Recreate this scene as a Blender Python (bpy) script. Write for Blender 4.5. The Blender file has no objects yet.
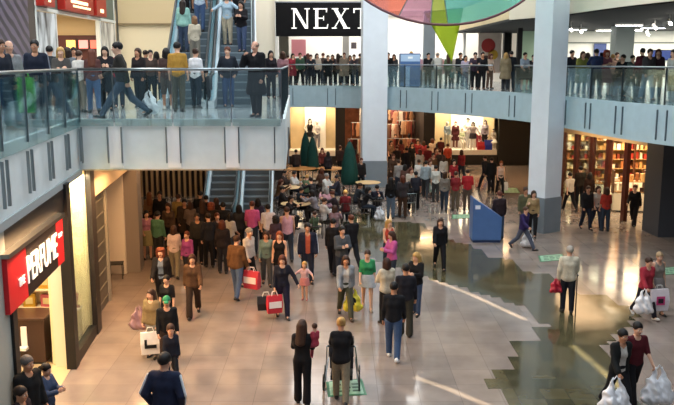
import bpy, bmesh, math, random
import numpy as np
from mathutils import Vector, Matrix
random.seed(7)
SC = bpy.context.scene
COL = SC.collection
# ---------------------------------------------------------------- camera model (photo frame 674 x 405)
F_PX, CX, CY = 800.0, 337.0, 202.5
CAM_H, PITCH = 6.4, math.radians(10.0)
SP, CP = math.sin(PITCH), math.cos(PITCH)
UP = 5.08                                     # upper floor level
def X_at(x, Y, z):                            # world X of image column x at distance Y, height z
    return (x - CX) / F_PX * (Y * CP + (CAM_H - z) * SP)
def P(x, y, z=0.0):                           # point of the level z seen at pixel x, y
    a = PITCH + math.atan((y - CY) / F_PX)
    Y = (CAM_H - z) / math.tan(a)
    return Vector((X_at(x, Y, z), Y, z))
# ---------------------------------------------------------------- materials
def lin(c):
    c = c.lstrip('#')
    v = [int(c[i:i + 2], 16) / 255 for i in (0, 2, 4)]
    return tuple(x / 12.92 if x <= .04045 else ((x + .055) / 1.055) ** 2.4 for x in v) + (1.0,)
_M = {}
def mat(col, rough=.6, metal=0.0, spec=.5, emit=0.0, noise=0.0, scale=8.0, bump=0.0):
    key = (col, rough, metal, spec, emit, noise, scale, bump)
    if key in _M: return _M[key]
    m = bpy.data.materials.new('m_' + col.strip('#')); m.use_nodes = True
    nt = m.node_tree; b = nt.nodes['Principled BSDF']
    c = lin(col)
    b.inputs['Base Color'].default_value = c
    b.inputs['Roughness'].default_value = rough
    b.inputs['Metallic'].default_value = metal
    b.inputs['Specular IOR Level'].default_value = spec
    if emit:
        b.inputs['Emission Color'].default_value = c
        b.inputs['Emission Strength'].default_value = emit
    if noise or bump:
        tc = nt.nodes.new('ShaderNodeTexCoord'); n = nt.nodes.new('ShaderNodeTexNoise')
        n.inputs['Scale'].default_value = scale; n.inputs['Detail'].default_value = 4
        nt.links.new(tc.outputs['Object'], n.inputs['Vector'])
        if noise:
            r = nt.nodes.new('ShaderNodeMapRange')
            r.inputs['From Min'].default_value = .3; r.inputs['From Max'].default_value = .7
            r.inputs['To Min'].default_value = 1 - noise; r.inputs['To Max'].default_value = 1 + noise
            mx = nt.nodes.new('ShaderNodeVectorMath'); mx.operation = 'SCALE'
            mx.inputs[0].default_value = c[:3]
            nt.links.new(n.outputs['Fac'], r.inputs['Value']); nt.links.new(r.outputs['Result'], mx.inputs['Scale'])
            nt.links.new(mx.outputs['Vector'], b.inputs['Base Color'])
        if bump:
            bp = nt.nodes.new('ShaderNodeBump'); bp.inputs['Strength'].default_value = bump; bp.inputs['Distance'].default_value = .02
            nt.links.new(n.outputs['Fac'], bp.inputs['Height']); nt.links.new(bp.outputs['Normal'], b.inputs['Normal'])
    _M[key] = m
    return m
def cloth(col):
    v = [int(col[i:i + 2], 16) for i in (1, 3, 5)]; g = sum(v) / 3
    return mat('#%02x%02x%02x' % tuple(int(max(0, min(255, (g + (c - g) * .86) * .93))) for c in v), .85, 0, .25, 0, .12, 25.0)
def skin(col): return mat(col, .55, 0, .4)
def glass_mat(name, tint, refl=.12, rough=.02, dens=1.0):
    m = bpy.data.materials.new(name); m.use_nodes = True
    nt = m.node_tree; nt.nodes.clear()
    o = nt.nodes.new('ShaderNodeOutputMaterial'); mx = nt.nodes.new('ShaderNodeMixShader')
    t = nt.nodes.new('ShaderNodeBsdfTransparent'); g = nt.nodes.new('ShaderNodeBsdfGlossy')
    t.inputs['Color'].default_value = lin(tint); g.inputs['Roughness'].default_value = rough
    g.inputs['Color'].default_value = (.8, .95, 1, 1)
    fr = nt.nodes.new('ShaderNodeFresnel'); fr.inputs['IOR'].default_value = 1.5
    mul = nt.nodes.new('ShaderNodeMath'); mul.operation = 'MULTIPLY_ADD'; mul.inputs[1].default_value = .55; mul.inputs[2].default_value = refl * .5
    nt.links.new(fr.outputs[0], mul.inputs[0]); nt.links.new(mul.outputs[0], mx.inputs[0])
    nt.links.new(t.outputs[0], mx.inputs[1]); nt.links.new(g.outputs[0], mx.inputs[2]); nt.links.new(mx.outputs[0], o.inputs[0])
    return m
# ---------------------------------------------------------------- objects
def tag(o, label=None, cat=None, group=None, kind=None):
    if label: o['label'] = label
    if cat: o['category'] = cat
    if group: o['group'] = group
    if kind: o['kind'] = kind
    return o
def link(o, parent=None):
    COL.objects.link(o)
    if parent is not None: o.parent = parent
    return o
def empty(name, loc=(0, 0, 0), rz=0.0, label=None, cat=None, group=None):
    o = bpy.data.objects.new(name, None); o.empty_display_size = .2
    o.location = loc; o.rotation_euler = (0, 0, rz)
    link(o); return tag(o, label, cat, group)
def copy_tree(o, parent=None):
    c = o.copy(); COL.objects.link(c); c.parent = parent
    for ch in list(o.children): copy_tree(ch, c)
    return c
class MB:
    """collects shapes into ONE mesh"""
    def __init__(s): s.v = []; s.f = []; s.mi = []; s.cur = 0
    def add(s, vs, fs):
        n = len(s.v); s.v += [tuple(v) for v in vs]
        for f in fs: s.f.append([i + n for i in f]); s.mi.append(s.cur)
        return s
    def box(s, x0, x1, y0, y1, z0, z1):
        v = [(x, y, z) for z in (z0, z1) for y in (y0, y1) for x in (x0, x1)]
        return s.add(v, [(0, 2, 3, 1), (4, 5, 7, 6), (0, 1, 5, 4), (2, 6, 7, 3), (0, 4, 6, 2), (1, 3, 7, 5)])
    def obox(s, a, b, w, z0, z1):             # upright slab along the plan line a-b, thickness w
        a = Vector((a[0], a[1])); b = Vector((b[0], b[1])); d = (b - a).normalized(); n = Vector((-d.y, d.x)) * w / 2
        q = [a - n, b - n, b + n, a + n]
        return s.prism([(p.x, p.y) for p in q], z0, z1)
    def prism(s, pts, z0, z1):
        n = len(pts); ar = sum(pts[i][0] * pts[(i + 1) % n][1] - pts[(i + 1) % n][0] * pts[i][1] for i in range(n))
        if ar < 0: pts = pts[::-1]
        v = [(p[0], p[1], z0) for p in pts] + [(p[0], p[1], z1) for p in pts]
        fs = [list(range(n))[::-1], list(range(n, 2 * n))] + [(i, (i + 1) % n, n + (i + 1) % n, n + i) for i in range(n)]
        return s.add(v, fs)
    def tube(s, pts, r, n=8, cap=True):
        pts = [Vector(p) for p in pts]; rr = r if isinstance(r, (list, tuple)) else [r] * len(pts)
        vs = []; fs = []
        for i, p in enumerate(pts):
            t = (pts[min(i + 1, len(pts) - 1)] - pts[max(i - 1, 0)]).normalized()
            u = t.orthogonal().normalized() if i == 0 else (u - t * u.dot(t)).normalized()
            w = t.cross(u)
            for k in range(n):
                a = 2 * math.pi * k / n
                vs.append(p + (u * math.cos(a) + w * math.sin(a)) * rr[i])
        for i in range(len(pts) - 1):
            for k in range(n):
                fs.append((i * n + k, i * n + (k + 1) % n, (i + 1) * n + (k + 1) % n, (i + 1) * n + k))
        if cap: fs += [list(range(n))[::-1], list(range((len(pts) - 1) * n, len(pts) * n))]
        return s.add(vs, fs)
    def lathe(s, prof, c=(0, 0, 0), n=20):    # prof: (r, z) bottom to top
        vs = [(c[0] + r * math.cos(2 * math.pi * k / n), c[1] + r * math.sin(2 * math.pi * k / n), c[2] + z) for r, z in prof for k in range(n)]
        fs = [(i * n + k, i * n + (k + 1) % n, (i + 1) * n + (k + 1) % n, (i + 1) * n + k) for i in range(len(prof) - 1) for k in range(n)]
        fs += [list(range(n))[::-1], list(range((len(prof) - 1) * n, len(prof) * n))]
        return s.add(vs, fs)
    def build(s, name, m, parent=None, smooth=False, bevel=0.0, loc=None, rz=None):
        me = bpy.data.meshes.new(name)
        me.from_pydata(s.v, [], s.f)
        for mm in (m if isinstance(m, (list, tuple)) else [m]): me.materials.append(mm)
        if any(s.mi): me.polygons.foreach_set('material_index', s.mi)
        if smooth: me.shade_smooth()
        me.update()
        o = bpy.data.objects.new(name, me); link(o, parent)
        if loc is not None: o.location = loc
        if rz is not None: o.rotation_euler = (0, 0, rz)
        if bevel:
            b = o.modifiers.new('edge', 'BEVEL'); b.width = bevel; b.segments = 2; b.limit_method = 'ANGLE'
        return o
def struct(name, mb, m, **k): return tag(mb.build(name, m, **k), kind='structure')
def text_obj(name, body, size, m, parent, mw, depth=.01, sx=1.0, shear=0.0, align='CENTER'):
    cu = bpy.data.curves.new(name, 'FONT'); cu.body = body; cu.size = size; cu.extrude = depth; cu.shear = shear
    cu.align_x = align; cu.align_y = 'CENTER'; cu.resolution_u = 3
    t = bpy.data.objects.new(name + '_tmp', cu); COL.objects.link(t)
    dg = bpy.context.evaluated_depsgraph_get()
    me = bpy.data.meshes.new_from_object(t.evaluated_get(dg))
    COL.objects.unlink(t); bpy.data.objects.remove(t); bpy.data.curves.remove(cu)
    me.materials.clear(); me.materials.append(m); me.name = name
    me.transform(Matrix.Diagonal((sx, 1, 1, 1))); me.transform(mw)
    o = bpy.data.objects.new(name, me); link(o, parent); return o
def frame_mat(origin, xdir, ydir=(0, 0, 1)):  # local x,y -> world directions, z = x cross y
    x = Vector(xdir).normalized(); y = Vector(ydir).normalized(); z = x.cross(y)
    m = Matrix((x, y, z)).transposed().to_4x4(); m.translation = Vector(origin); return m
# ---------------------------------------------------------------- implicit surfaces (for bodies, clothes, bags)
class Field:
    def __init__(s, lo, hi, h):
        s.h = h; s.lo = np.array(lo, float) - 2 * h
        s.n = np.ceil((np.array(hi, float) + 2 * h - s.lo) / h).astype(int) + 1
        s.ax = [s.lo[i] + h * np.arange(s.n[i]) for i in range(3)]
        s.F = np.full(s.n, 9.0)
    def _sub(s, lo, hi):
        sl = []
        for i in range(3):
            a = int(max(0, math.floor((lo[i] - s.lo[i]) / s.h))); b = int(min(s.n[i], math.ceil((hi[i] - s.lo[i]) / s.h) + 1))
            sl.append(slice(a, max(a, b)))
        g = [s.ax[i][sl[i]].reshape([-1 if j == i else 1 for j in range(3)]) for i in range(3)]
        return tuple(sl), g
    def put(s, lo, hi, fn, k=0.02, sub=False):
        m = k + 2 * s.h
        sl, g = s._sub([v - m for v in lo], [v + m for v in hi])
        if min(x.stop - x.start for x in sl) <= 0: return
        d = fn(*g); a = s.F[sl]
        if sub:
            s.F[sl] = np.maximum(a, -d); return
        if k > 0:
            t = np.maximum(k - np.abs(a - d), 0) / k
            s.F[sl] = np.minimum(a, d) - t * t * k * .25
        else: s.F[sl] = np.minimum(a, d)
    def cone(s, a, b, r1, r2, k=.02, sub=False):
        a = np.array(a, float); b = np.array(b, float); r = max(r1, r2)
        ab = b - a; L = max(float(ab @ ab), 1e-9)
        def fn(x, y, z):
            px, py, pz = x - a[0], y - a[1], z - a[2]
            t = np.clip((px * ab[0] + py * ab[1] + pz * ab[2]) / L, 0, 1)
            return np.sqrt((px - t * ab[0]) ** 2 + (py - t * ab[1]) ** 2 + (pz - t * ab[2]) ** 2) - (r1 + (r2 - r1) * t)
        s.put(np.minimum(a, b) - r, np.maximum(a, b) + r, fn, k, sub); return s
    def ell(s, c, r, k=.02, sub=False):
        def fn(x, y, z):
            q = np.sqrt(((x - c[0]) / r[0]) ** 2 + ((y - c[1]) / r[1]) ** 2 + ((z - c[2]) / r[2]) ** 2)
            return (q - 1) * min(r)
        s.put([c[i] - r[i] for i in range(3)], [c[i] + r[i] for i in range(3)], fn, k, sub); return s
    def cut(s, p, n):                         # keep the side where (q-p).n < 0
        g = [s.ax[i].reshape([-1 if j == i else 1 for j in range(3)]) for i in range(3)]
        s.F = np.maximum(s.F, sum((g[i] - p[i]) * n[i] for i in range(3))); return s
    def mesh(s):
        F = s.F; h = s.h; S = F < 0
        sh = [n - 1 for n in F.shape]
        cnt = np.zeros(sh, np.int8)
        for i in (0, 1):
            for j in (0, 1):
                for k in (0, 1): cnt += S[i:i + sh[0], j:j + sh[1], k:k + sh[2]]
        mask = (cnt > 0) & (cnt < 8)
        idx = np.full(sh, -1, np.int64); cells = np.argwhere(mask); N = len(cells)
        if N == 0: return np.zeros((0, 3)), np.zeros((0, 4), int)
        idx[mask] = np.arange(N)
        acc = np.zeros((N, 3)); num = np.zeros(N)
        I, J, K = cells.T
        for ax in range(3):
            o = [a for a in range(3) if a != ax]
            for u in (0, 1):
                for w in (0, 1):
                    off = [0, 0, 0]; off[o[0]] = u; off[o[1]] = w
                    e = list(off); e[ax] = 1
                    f0 = F[I + off[0], J + off[1], K + off[2]]; f1 = F[I + e[0], J + e[1], K + e[2]]
                    c = (f0 < 0) != (f1 < 0)
                    t = np.where(c, f0 / np.where(c, f0 - f1, 1), 0)
                    p = np.tile(np.array(off, float), (N, 1)); p[:, ax] += t
                    acc[c] += p[c]; num[c] += 1
        V = (cells + acc / num[:, None]) * h + s.lo
        Q = []
        for ax in range(3):
            b, c = (ax + 1) % 3, (ax + 2) % 3
            lo = [slice(None)] * 3; hi = [slice(None)] * 3; lo[ax] = slice(0, -1); hi[ax] = slice(1, None)
            a0 = S[tuple(lo)]; a1 = S[tuple(hi)]
            E = np.argwhere(a0 != a1)
            E = E[(E[:, b] > 0) & (E[:, b] < F.shape[b] - 1) & (E[:, c] > 0) & (E[:, c] < F.shape[c] - 1)]
            def cell(db, dc):
                q = E.copy(); q[:, b] += db; q[:, c] += dc
                return idx[q[:, 0], q[:, 1], q[:, 2]]
            quad = np.stack([cell(-1, -1), cell(0, -1), cell(0, 0), cell(-1, 0)], 1)
            fl = ~a0[E[:, 0], E[:, 1], E[:, 2]]
            quad[fl] = quad[fl][:, ::-1]
            Q.append(quad)
        return V, np.concatenate(Q)
def np_mesh(name, V, Q, mi=None, nslots=1, mats=None):
    me = bpy.data.meshes.new(name)
    me.vertices.add(len(V)); me.vertices.foreach_set('co', np.asarray(V, np.float32).ravel())
    n = len(Q); me.loops.add(4 * n); me.polygons.add(n)
    me.loops.foreach_set('vertex_index', np.asarray(Q, np.int32).ravel())
    me.polygons.foreach_set('loop_start', np.arange(n, dtype=np.int32) * 4)
    me.polygons.foreach_set('loop_total', np.full(n, 4, np.int32))
    if mi is not None: me.polygons.foreach_set('material_index', np.asarray(mi, np.int32))
    for i in range(nslots): me.materials.append(mats[i] if mats else None)
    me.update(calc_edges=True); me.validate(); me.shade_smooth()
    return me
# ================================================================ people
R = math.radians
def rx(v, a):                                  # lean forward (towards -Y) by a about X
    c, s = math.cos(a), math.sin(a)
    return np.array([v[0], v[1] * c - v[2] * s, v[1] * s + v[2] * c])
# pose: lean, head pitch, head yaw, legs (flex, knee) left/right, arms (flex, abduct, elbow, inward) left/right
POSES = {
 'stand':  dict(l=0, hp=4, hy=0, L=(3, 4), Rr=(-3, 3), a=(4, 9, 14, 0), b=(2, 9, 12, 0)),
 'easy':   dict(l=-1, hp=6, hy=12, L=(10, 14), Rr=(-4, 2), a=(-6, 12, 22, 6), b=(12, 8, 40, 10)),
 'walk':   dict(l=3, hp=5, hy=0, L=(24, 6), Rr=(-20, 18), a=(-20, 8, 10, 0), b=(22, 8, 22, 0)),
 'walkb':  dict(l=3, hp=5, hy=0, L=(-19, 20), Rr=(23, 6), a=(20, 8, 24, 0), b=(-18, 8, 10, 0)),
 'stroll': dict(l=2, hp=8, hy=-10, L=(14, 5), Rr=(-12, 12), a=(-4, 8, 14, 0), b=(6, 8, 20, 0)),
 'stride': dict(l=5, hp=3, hy=0, L=(34, 4), Rr=(-27, 24), a=(-26, 8, 14, 0), b=(28, 8, 30, 0)),
 'fold':   dict(l=-1, hp=6, hy=0, L=(4, 4), Rr=(-3, 3), a=(22, 8, 82, 55), b=(26, 8, 84, 55)),
 'phone':  dict(l=0, hp=6, hy=8, L=(5, 5), Rr=(-3, 3), a=(4, 9, 14, 0), b=(35, 22, 128, 38)),
 'pocket': dict(l=0, hp=4, hy=-14, L=(3, 3), Rr=(-2, 4), a=(-18, 20, 52, 22), b=(-18, 20, 52, 22)),
 'hips':   dict(l=0, hp=4, hy=10, L=(3, 3), Rr=(-3, 3), a=(-20, 42, 62, 50), b=(-20, 42, 62, 50)),
 'push':   dict(l=7, hp=10, hy=0, L=(16, 6), Rr=(-14, 12), a=(38, 10, 44, 8), b=(38, 10, 44, 8)),
 'carry':  dict(l=-3, hp=6, hy=20, L=(13, 5), Rr=(-12, 12), a=(6, 8, 14, 0), b=(32, 16, 86, 18)),
 'hold':   dict(l=-1, hp=12, hy=-8, L=(6, 5), Rr=(-5, 6), a=(26, 10, 78, 30), b=(24, 10, 82, 30)),
 'hand':   dict(l=2, hp=14, hy=-14, L=(13, 6), Rr=(-11, 10), a=(14, 30, 8, -6), b=(4, 10, 10, 0)),
 'rail':   dict(l=14, hp=8, hy=0, L=(2, 4), Rr=(-6, 2), a=(42, 12, 40, 14), b=(44, 12, 38, 14)),
 'raise':  dict(l=2, hp=0, hy=0, L=(3, 3), Rr=(-4, 3), a=(34, 48, 30, 0), b=(34, 50, 34, 0)),
 'stoop':  dict(l=34, hp=10, hy=0, L=(30, 14), Rr=(-22, 22), a=(46, 8, 20, 6), b=(30, 8, 24, 6)),
 'sit':    dict(l=4, hp=8, hy=10, L=(86, 88), Rr=(82, 80), a=(34, 10, 62, 22), b=(30, 10, 66, 24)),
 'sitb':   dict(l=16, hp=10, hy=-14, L=(84, 92), Rr=(88, 84), a=(58, 14, 60, 24), b=(48, 14, 64, 20)),
 'perch':  dict(l=0, hp=4, hy=-20, L=(62, 70), Rr=(56, 48), a=(14, 10, 60, 20), b=(12, 10, 70, 26)),
 'reach':  dict(l=6, hp=0, hy=0, L=(8, 5), Rr=(-8, 6), a=(74, 8, 16, 0), b=(10, 10, 20, 0)),
}
def joints(pose, sex, child):
    p = POSES[pose]; J = {}
    sw = {'m': .17, 'f': .146, 'c': .142}[sex]; hw = .088
    le = R(p['l']); pel = np.array([0, 0, 0.0])
    at = lambda x, y, z: pel + rx(np.array([x, y, z]), le)
    J['pel'] = pel; J['waist'] = at(0, 0, .17); J['chest'] = at(0, .0, .34); J['neck'] = at(0, .005, .52)
    J['up'] = rx(np.array([0, 0, 1.0]), le)
    hd = le * .4 + R(p['hp']) * .5
    J['head'] = J['neck'] + rx(np.array([0, -.022, .165 if sex != 'c' else .185]), hd)
    J['hrot'] = (hd + R(p['hp']) * .3, R(p['hy']))
    low = 9
    for s, sg, lk, ak in (('L', 1, 'L', 'a'), ('R', -1, 'Rr', 'b')):
        t, k = [R(v) for v in p[lk]]
        h = pel + np.array([sg * hw, 0, -.03])
        kn = h + np.array([sg * .012, -math.sin(t) * .41, -math.cos(t) * .41])
        an = kn + np.array([0, -math.sin(t - k) * .41, -math.cos(t - k) * .41])
        J['hip' + s], J['knee' + s], J['ank' + s] = h, kn, an
        J['fp' + s] = max(0.0, min(R(38), (k - t) * .9)) if t < 0 else (-R(12) if 20 < p[lk][0] < 50 else 0.0)
        low = min(low, an[2])
        a, b, e, i = [R(v) for v in p[ak]]
        sh = at(sg * sw, .005, .475); J['sh' + s] = sh
        a += le * .3
        el = sh + np.array([sg * math.sin(b), -math.sin(a) * math.cos(b), -math.cos(a) * math.cos(b)]) * .285
        f2 = a + e; x2 = math.sin(b * .5 - i)
        fd = np.array([sg * x2, -math.sin(f2) * math.sqrt(1 - x2 * x2), -math.cos(f2) * math.sqrt(1 - x2 * x2)])
        wr = el + fd * .245
        J['elb' + s], J['wr' + s], J['fd' + s] = el, wr, fd
    dz = .085 - low
    for k in J:
        if k[0] != 'f' and k not in ('hrot', 'up'): J[k] = J[k] + np.array([0, 0, dz])
    return J
def orient(d, side):                            # hand: -Z of the template along d
    z = -np.array(d); x = np.array([1.0, 0, 0]); x = x - z * (x @ z); x /= np.linalg.norm(x); y = np.cross(z, x)
    return np.stack([x, y, z], 1)
def make_hand(grip):
    f = Field((-.05, -.09, -.21), (.05, .06, .03), .0055)
    f.cone((0, 0, .03), (0, 0, -.02), .024, .024, .01)
    for y in (-.026, -.009, .009, .026): f.cone((0, y * .75, -.015), (0, y, -.085), .016, .0135, .012)   # palm (inside faces +-X)
    c = 1.0 if grip else .38
    for y, ln in ((-.030, .068), (-.010, .078), (.011, .072), (.030, .056)):
        p = np.array([0, y, -.088]); a = .15
        for j, w in enumerate((.45, .32, .23)):
            a += c * (.95 if j else .7)
            q = p + np.array([-math.sin(a), y * .6, -math.cos(a)]) * ln * w
            f.cone(p, q, .0098 - .0008 * j, .0092 - .0008 * j, .002); p = q
    f.cone((0, -.024, -.03), (-.012, -.052, -.062), .0135, .0115, .008)                               # thumb from the side of the palm
    f.cone((-.012, -.052, -.062), (-.03 if grip else -.018, -.05 if grip else -.062, -.098), .0112, .009, .003)
    return f.mesh()
def make_head():
    f = Field((-.1, -.13, -.2), (.1, .12, .14), .0085)
    f.ell((0, .012, .035), (.076, .098, .09), .02)                # skull
    f.ell((0, -.022, -.03), (.062, .072, .085), .03)              # face
    f.cone((0, -.058, -.088), (0, -.03, -.085), .026, .04, .025)  # chin and jaw
    f.cone((0, -.088, .012), (0, -.108, -.024), .009, .015, .012) # nose
    for s in (1, -1):
        f.cone((s * .012, -.092, .028), (s * .05, -.074, .03), .009, .008, .012)   # brow
        f.ell((s * .032, -.098, .005), (.016, .016, .012), .0, True)               # eye socket
        f.ell((s * .04, -.07, -.028), (.022, .022, .02), .02)                      # cheek
        f.ell((s * .078, .012, -.005), (.012, .022, .032), .006)                   # ear
    f.cone((-.018, -.09, -.055), (.018, -.09, -.055), .0085, .0085, .006)          # lips
    f.cone((0, .012, -.06), (0, .022, -.175), .054, .058, .03)                     # neck
    V, Q = f.mesh(); mi = np.zeros(len(Q), int)
    c = V[Q].mean(1)
    mi[(np.abs(c[:, 0]) < .024) & (c[:, 1] < -.088) & (np.abs(c[:, 2] + .055) < .008)] = 2
    parts = [(V, Q, mi)]
    for s in (1, -1):
        e = Field((s * .032 - .012, -.1, -.006), (s * .032 + .012, -.07, .018), .005).ell((s * .032, -.082, .005), (.0125, .0125, .0095), 0)
        v, q = e.mesh(); k = np.where(v[q].mean(1)[:, 1] < -.0915, 1, 3); parts.append((v, q, k))
    return parts
def join(parts):
    Vs, Qs, Ms, n = [], [], [], 0
    for V, Q, M in parts:
        Vs.append(V); Qs.append(Q + n); Ms.append(M); n += len(V)
    return np.concatenate(Vs), np.concatenate(Qs), np.concatenate(Ms)
HEAD = make_head()
HANDS = {g: make_hand(g) for g in (0, 1)}
def make_shoe():
    f = Field((-.07, -.24, -.1), (.07, .1, .08), .011)
    f.cone((0, .045, -.045), (0, -.12, -.055), .04, .037, .03)
    f.cone((.006, -.1, -.057), (.006, -.15, -.062), .04, .03, .02)
    f.cone((0, .02, -.03), (0, .01, .035), .042, .048, .03)
    f.cut((0, 0, -.083), (0, 0, -1)).cut((0, 0, .04), (0, 0, 1))
    return np_mesh('shoe', *f.mesh())
SHOE = make_shoe()
def make_hair(style):
    f = Field((-.17, -.2, -.46), (.17, .22, .17), .011)
    if style == 'cap':
        f.ell((0, .008, .05), (.089, .112, .092), 0); f.cut((0, 0, .03), (0, -.25, -1))
        f.cone((-.035, -.11, .042), (.035, -.11, .042), .022, .022, 0); f.cone((-.03, -.15, .034), (.03, -.15, .034), .018, .018, .03)
        return np_mesh('cap', *f.mesh())
    f.ell((0, .014, .042), (.09, .112, .098), 0)
    f.ell((0, -.075, -.03), (.066, .075, .088), 0, True)           # leave the face free
    f.ell((0, -.06, -.14), (.2, .09, .09), 0, True)
    if style == 'bald':
        f.ell((0, -.02, .1), (.11, .135, .085), 0, True); f.cut((0, 0, -.055), (0, 0, -1))
    elif style == 'short': f.cut((0, .05, -.055), (0, -.35, -1))
    elif style == 'bob':
        for s in (1, -1): f.cone((s * .072, .01, .02), (s * .08, .02, -.11), .03, .036, .03)
        f.cone((0, .06, .0), (0, .06, -.11), .085, .075, .04)
    elif style == 'long':
        for s in (1, -1): f.cone((s * .072, .015, .02), (s * .085, .0, -.22), .03, .03, .03); f.cone((s * .05, .07, 0), (s * .06, .1, -.32), .05, .04, .04)
        f.cone((0, .07, .0), (0, .11, -.33), .07, .05, .04)
    elif style == 'curly':
        for a in range(0, 360, 30):
            for z, r in ((.02, .085), (.075, .07), (-.05, .08), (-.1, .075)):
                q = (math.sin(R(a)) * r, .02 - math.cos(R(a)) * r * 1.15, z)
                if q[1] < -.045 and z < .06: continue
                f.ell(q, (.042, .042, .042), .015)
    elif style == 'pony':
        f.cut((0, .05, -.05), (0, -.35, -1)); f.cone((0, .115, .03), (0, .16, -.02), .028, .04, .02); f.cone((0, .16, -.02), (0, .13, -.2), .04, .018, .02)
    elif style == 'bun':
        f.cut((0, .05, -.05), (0, -.35, -1)); f.ell((0, .11, .075), (.05, .05, .05), .02)
    f.ell((0, -.004, -.02), (.071, .086, .1), 0, True)
    return np_mesh('hair', *f.mesh())
HAIR = {}
def tors(f, J, x, rp, rw, rc, k=.04, z0=0):
    for s in (1, -1):
        o = np.array([s * x, 0, 0])
        f.cone(J['pel'] + o * 1.1 + np.array([0, .01, z0]), J['waist'] + o * .85, rp, rw, k)
        f.cone(J['waist'] + o * .85, J['chest'] + o * 1.1, rw, rc, k)
        f.cone(J['chest'] + o * 1.1, J['chest'] + o * 1.35 + J['up'] * .1, rc, rc * .8, k)
def arms(f, J, r, end=1.0, k=.03, extra=0.0):
    for s in 'LR':
        f.cone(J['sh' + s], J['elb' + s], r + .012, r, k)
        if end > .5:
            t = (end - .5) * 2
            f.cone(J['elb' + s], J['elb' + s] + (J['wr' + s] - J['elb' + s]) * t, r, r - .012 * t + extra, .02)
def shoulders(f, J, r, k=.04):
    d = J['up'] * .014
    for s in 'LR': f.cone(J['sh' + s] - d, J['neck'] - J['up'] * .035, r * .86, r, k)
    f.cone(J['neck'] - J['up'] * .06, J['neck'] - J['up'] * .005, .08, .058, .05)
def box_of(J, names, m):
    A = np.array([J[n] for n in names]); return A.min(0) - m, A.max(0) + m
_CACHE = {}
ARM = ['shL', 'shR', 'elbL', 'elbR', 'wrL', 'wrR', 'pel', 'neck', 'chest']
LEG = ['hipL', 'hipR', 'kneeL', 'kneeR', 'ankL', 'ankR', 'pel', 'waist']
def cached(key, fn):
    if key not in _CACHE: _CACHE[key] = fn()
    return _CACHE[key]
def body_mesh(pose, sex, grip):
    J = joints(pose, sex, 0)
    lo, hi = box_of(J, ARM + LEG, .16)
    f = Field(lo, hi, .024)
    tors(f, J, .055, .098, .088 if sex == 'm' else .078, .1)
    f.cone(J['shL'], J['shR'], .058, .058, .05); f.cone(J['neck'] - J['up'] * .07, J['neck'] + J['up'] * .06, .07, .053, .04)
    arms(f, J, .041, 1.0)
    for s in 'LR':
        f.cone(J['hip' + s], J['knee' + s], .085, .056, .04); f.cone(J['knee' + s], J['ank' + s], .056, .038, .02)
        f.cone(J['ank' + s], J['ank' + s] + np.array([0, -.11, -.045]), .036, .026, .02)
    V, Q = f.mesh(); parts = [(V, Q, np.zeros(len(Q), int))]
    a, yw = J['hrot']
    M = np.array(Matrix.Rotation(yw, 3, 'Z') @ Matrix.Rotation(a, 3, 'X'))
    hs = 1.25 if sex == 'c' else 1.0
    for v, q, m in HEAD: parts.append((v @ M.T * hs + J['head'], q, m))
    for s, sg in (('L', 1), ('R', -1)):
        v, q = HANDS[grip]; v = v.copy(); q = q.copy()
        if sg < 0: v[:, 0] *= -1; q = q[:, ::-1]
        O = orient(J['fd' + s], s)
        parts.append((v @ O.T + J['wr' + s], q, np.zeros(len(q), int)))
    V, Q, mi = join(parts)
    return np_mesh('person', V, Q, mi, 4, [None, mat('#1c1612', .3), mat('#9c4f48', .5), mat('#e8e2da', .3)])
def top_mesh(pose, sex, style):
    J = joints(pose, sex, 0); lo, hi = box_of(J, ARM, .3); lo[2] -= .25
    lo[2] = max(lo[2], J['pel'][2] - .75)
    h = .021
    f = Field(lo, hi, h); up = J['up']
    thick = {'tee': .012, 'tank': .01, 'long': .012, 'jacket': .023, 'open': .026, 'coat': .034, 'inner': .01, 'dress': .014}[style]
    hem = {'tee': -.07, 'tank': -.06, 'long': -.07, 'jacket': -.1, 'open': -.1, 'coat': -.42, 'inner': -.09, 'dress': -.05}[style]
    w = .088 if sex == 'm' else .078
    tors(f, J, .06, .108 + thick, w + thick + (.01 if sex == 'm' else 0), .104 + thick)
    if sex == 'f':
        for s in (1, -1): f.ell(J['chest'] + rx(np.array([s * .07, -.085, -.01]), 0), (.06 + thick * .5, .05, .06), .03)
    if style == 'coat':
        for s in (1, -1): f.cone(J['pel'] + np.array([s * .06, 0, 0]), (J['pel'] + J['knee' + ('L' if s > 0 else 'R')]) / 2 + np.array([s * .06, .01, -.1]), .13, .165, .05)
    f.cut(J['pel'] + up * hem, -up if style != 'coat' else np.array([0, 0, -1.0]))
    if style not in ('tank', 'inner'):
        f2 = Field(lo, hi, h); shoulders(f2, J, .054 + thick)
        arms(f2, J, .041 + thick, .45 if style in ('tee', 'dress') else .96, .03, .006 if style in ('jacket', 'coat', 'open') else 0)
        t = np.maximum(.03 - np.abs(f.F - f2.F), 0) / .03
        f.F = np.minimum(f.F, f2.F) - t * t * .0075
    else:
        f.cone(J['shL'] * .75 + J['shR'] * .25, J['shR'] * .75 + J['shL'] * .25, .066, .066, .04)
    f.ell(J['neck'] + np.array([0, -.07, .02]), (.07, .07, .075), 0, True)      # neckline
    if style == 'open':
        g = [f.ax[i].reshape([-1 if j == i else 1 for j in range(3)]) for i in range(3)]
        wdg = np.maximum(np.abs(g[0]) - .062 + 0 * g[1] + 0 * g[2], g[1] - (J['chest'][1] - .045) + 0 * g[0])
        arm_free = g[2] + 0 * g[0]
        f.F = np.maximum(f.F, -wdg)
    return np_mesh(style, *f.mesh())
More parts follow.
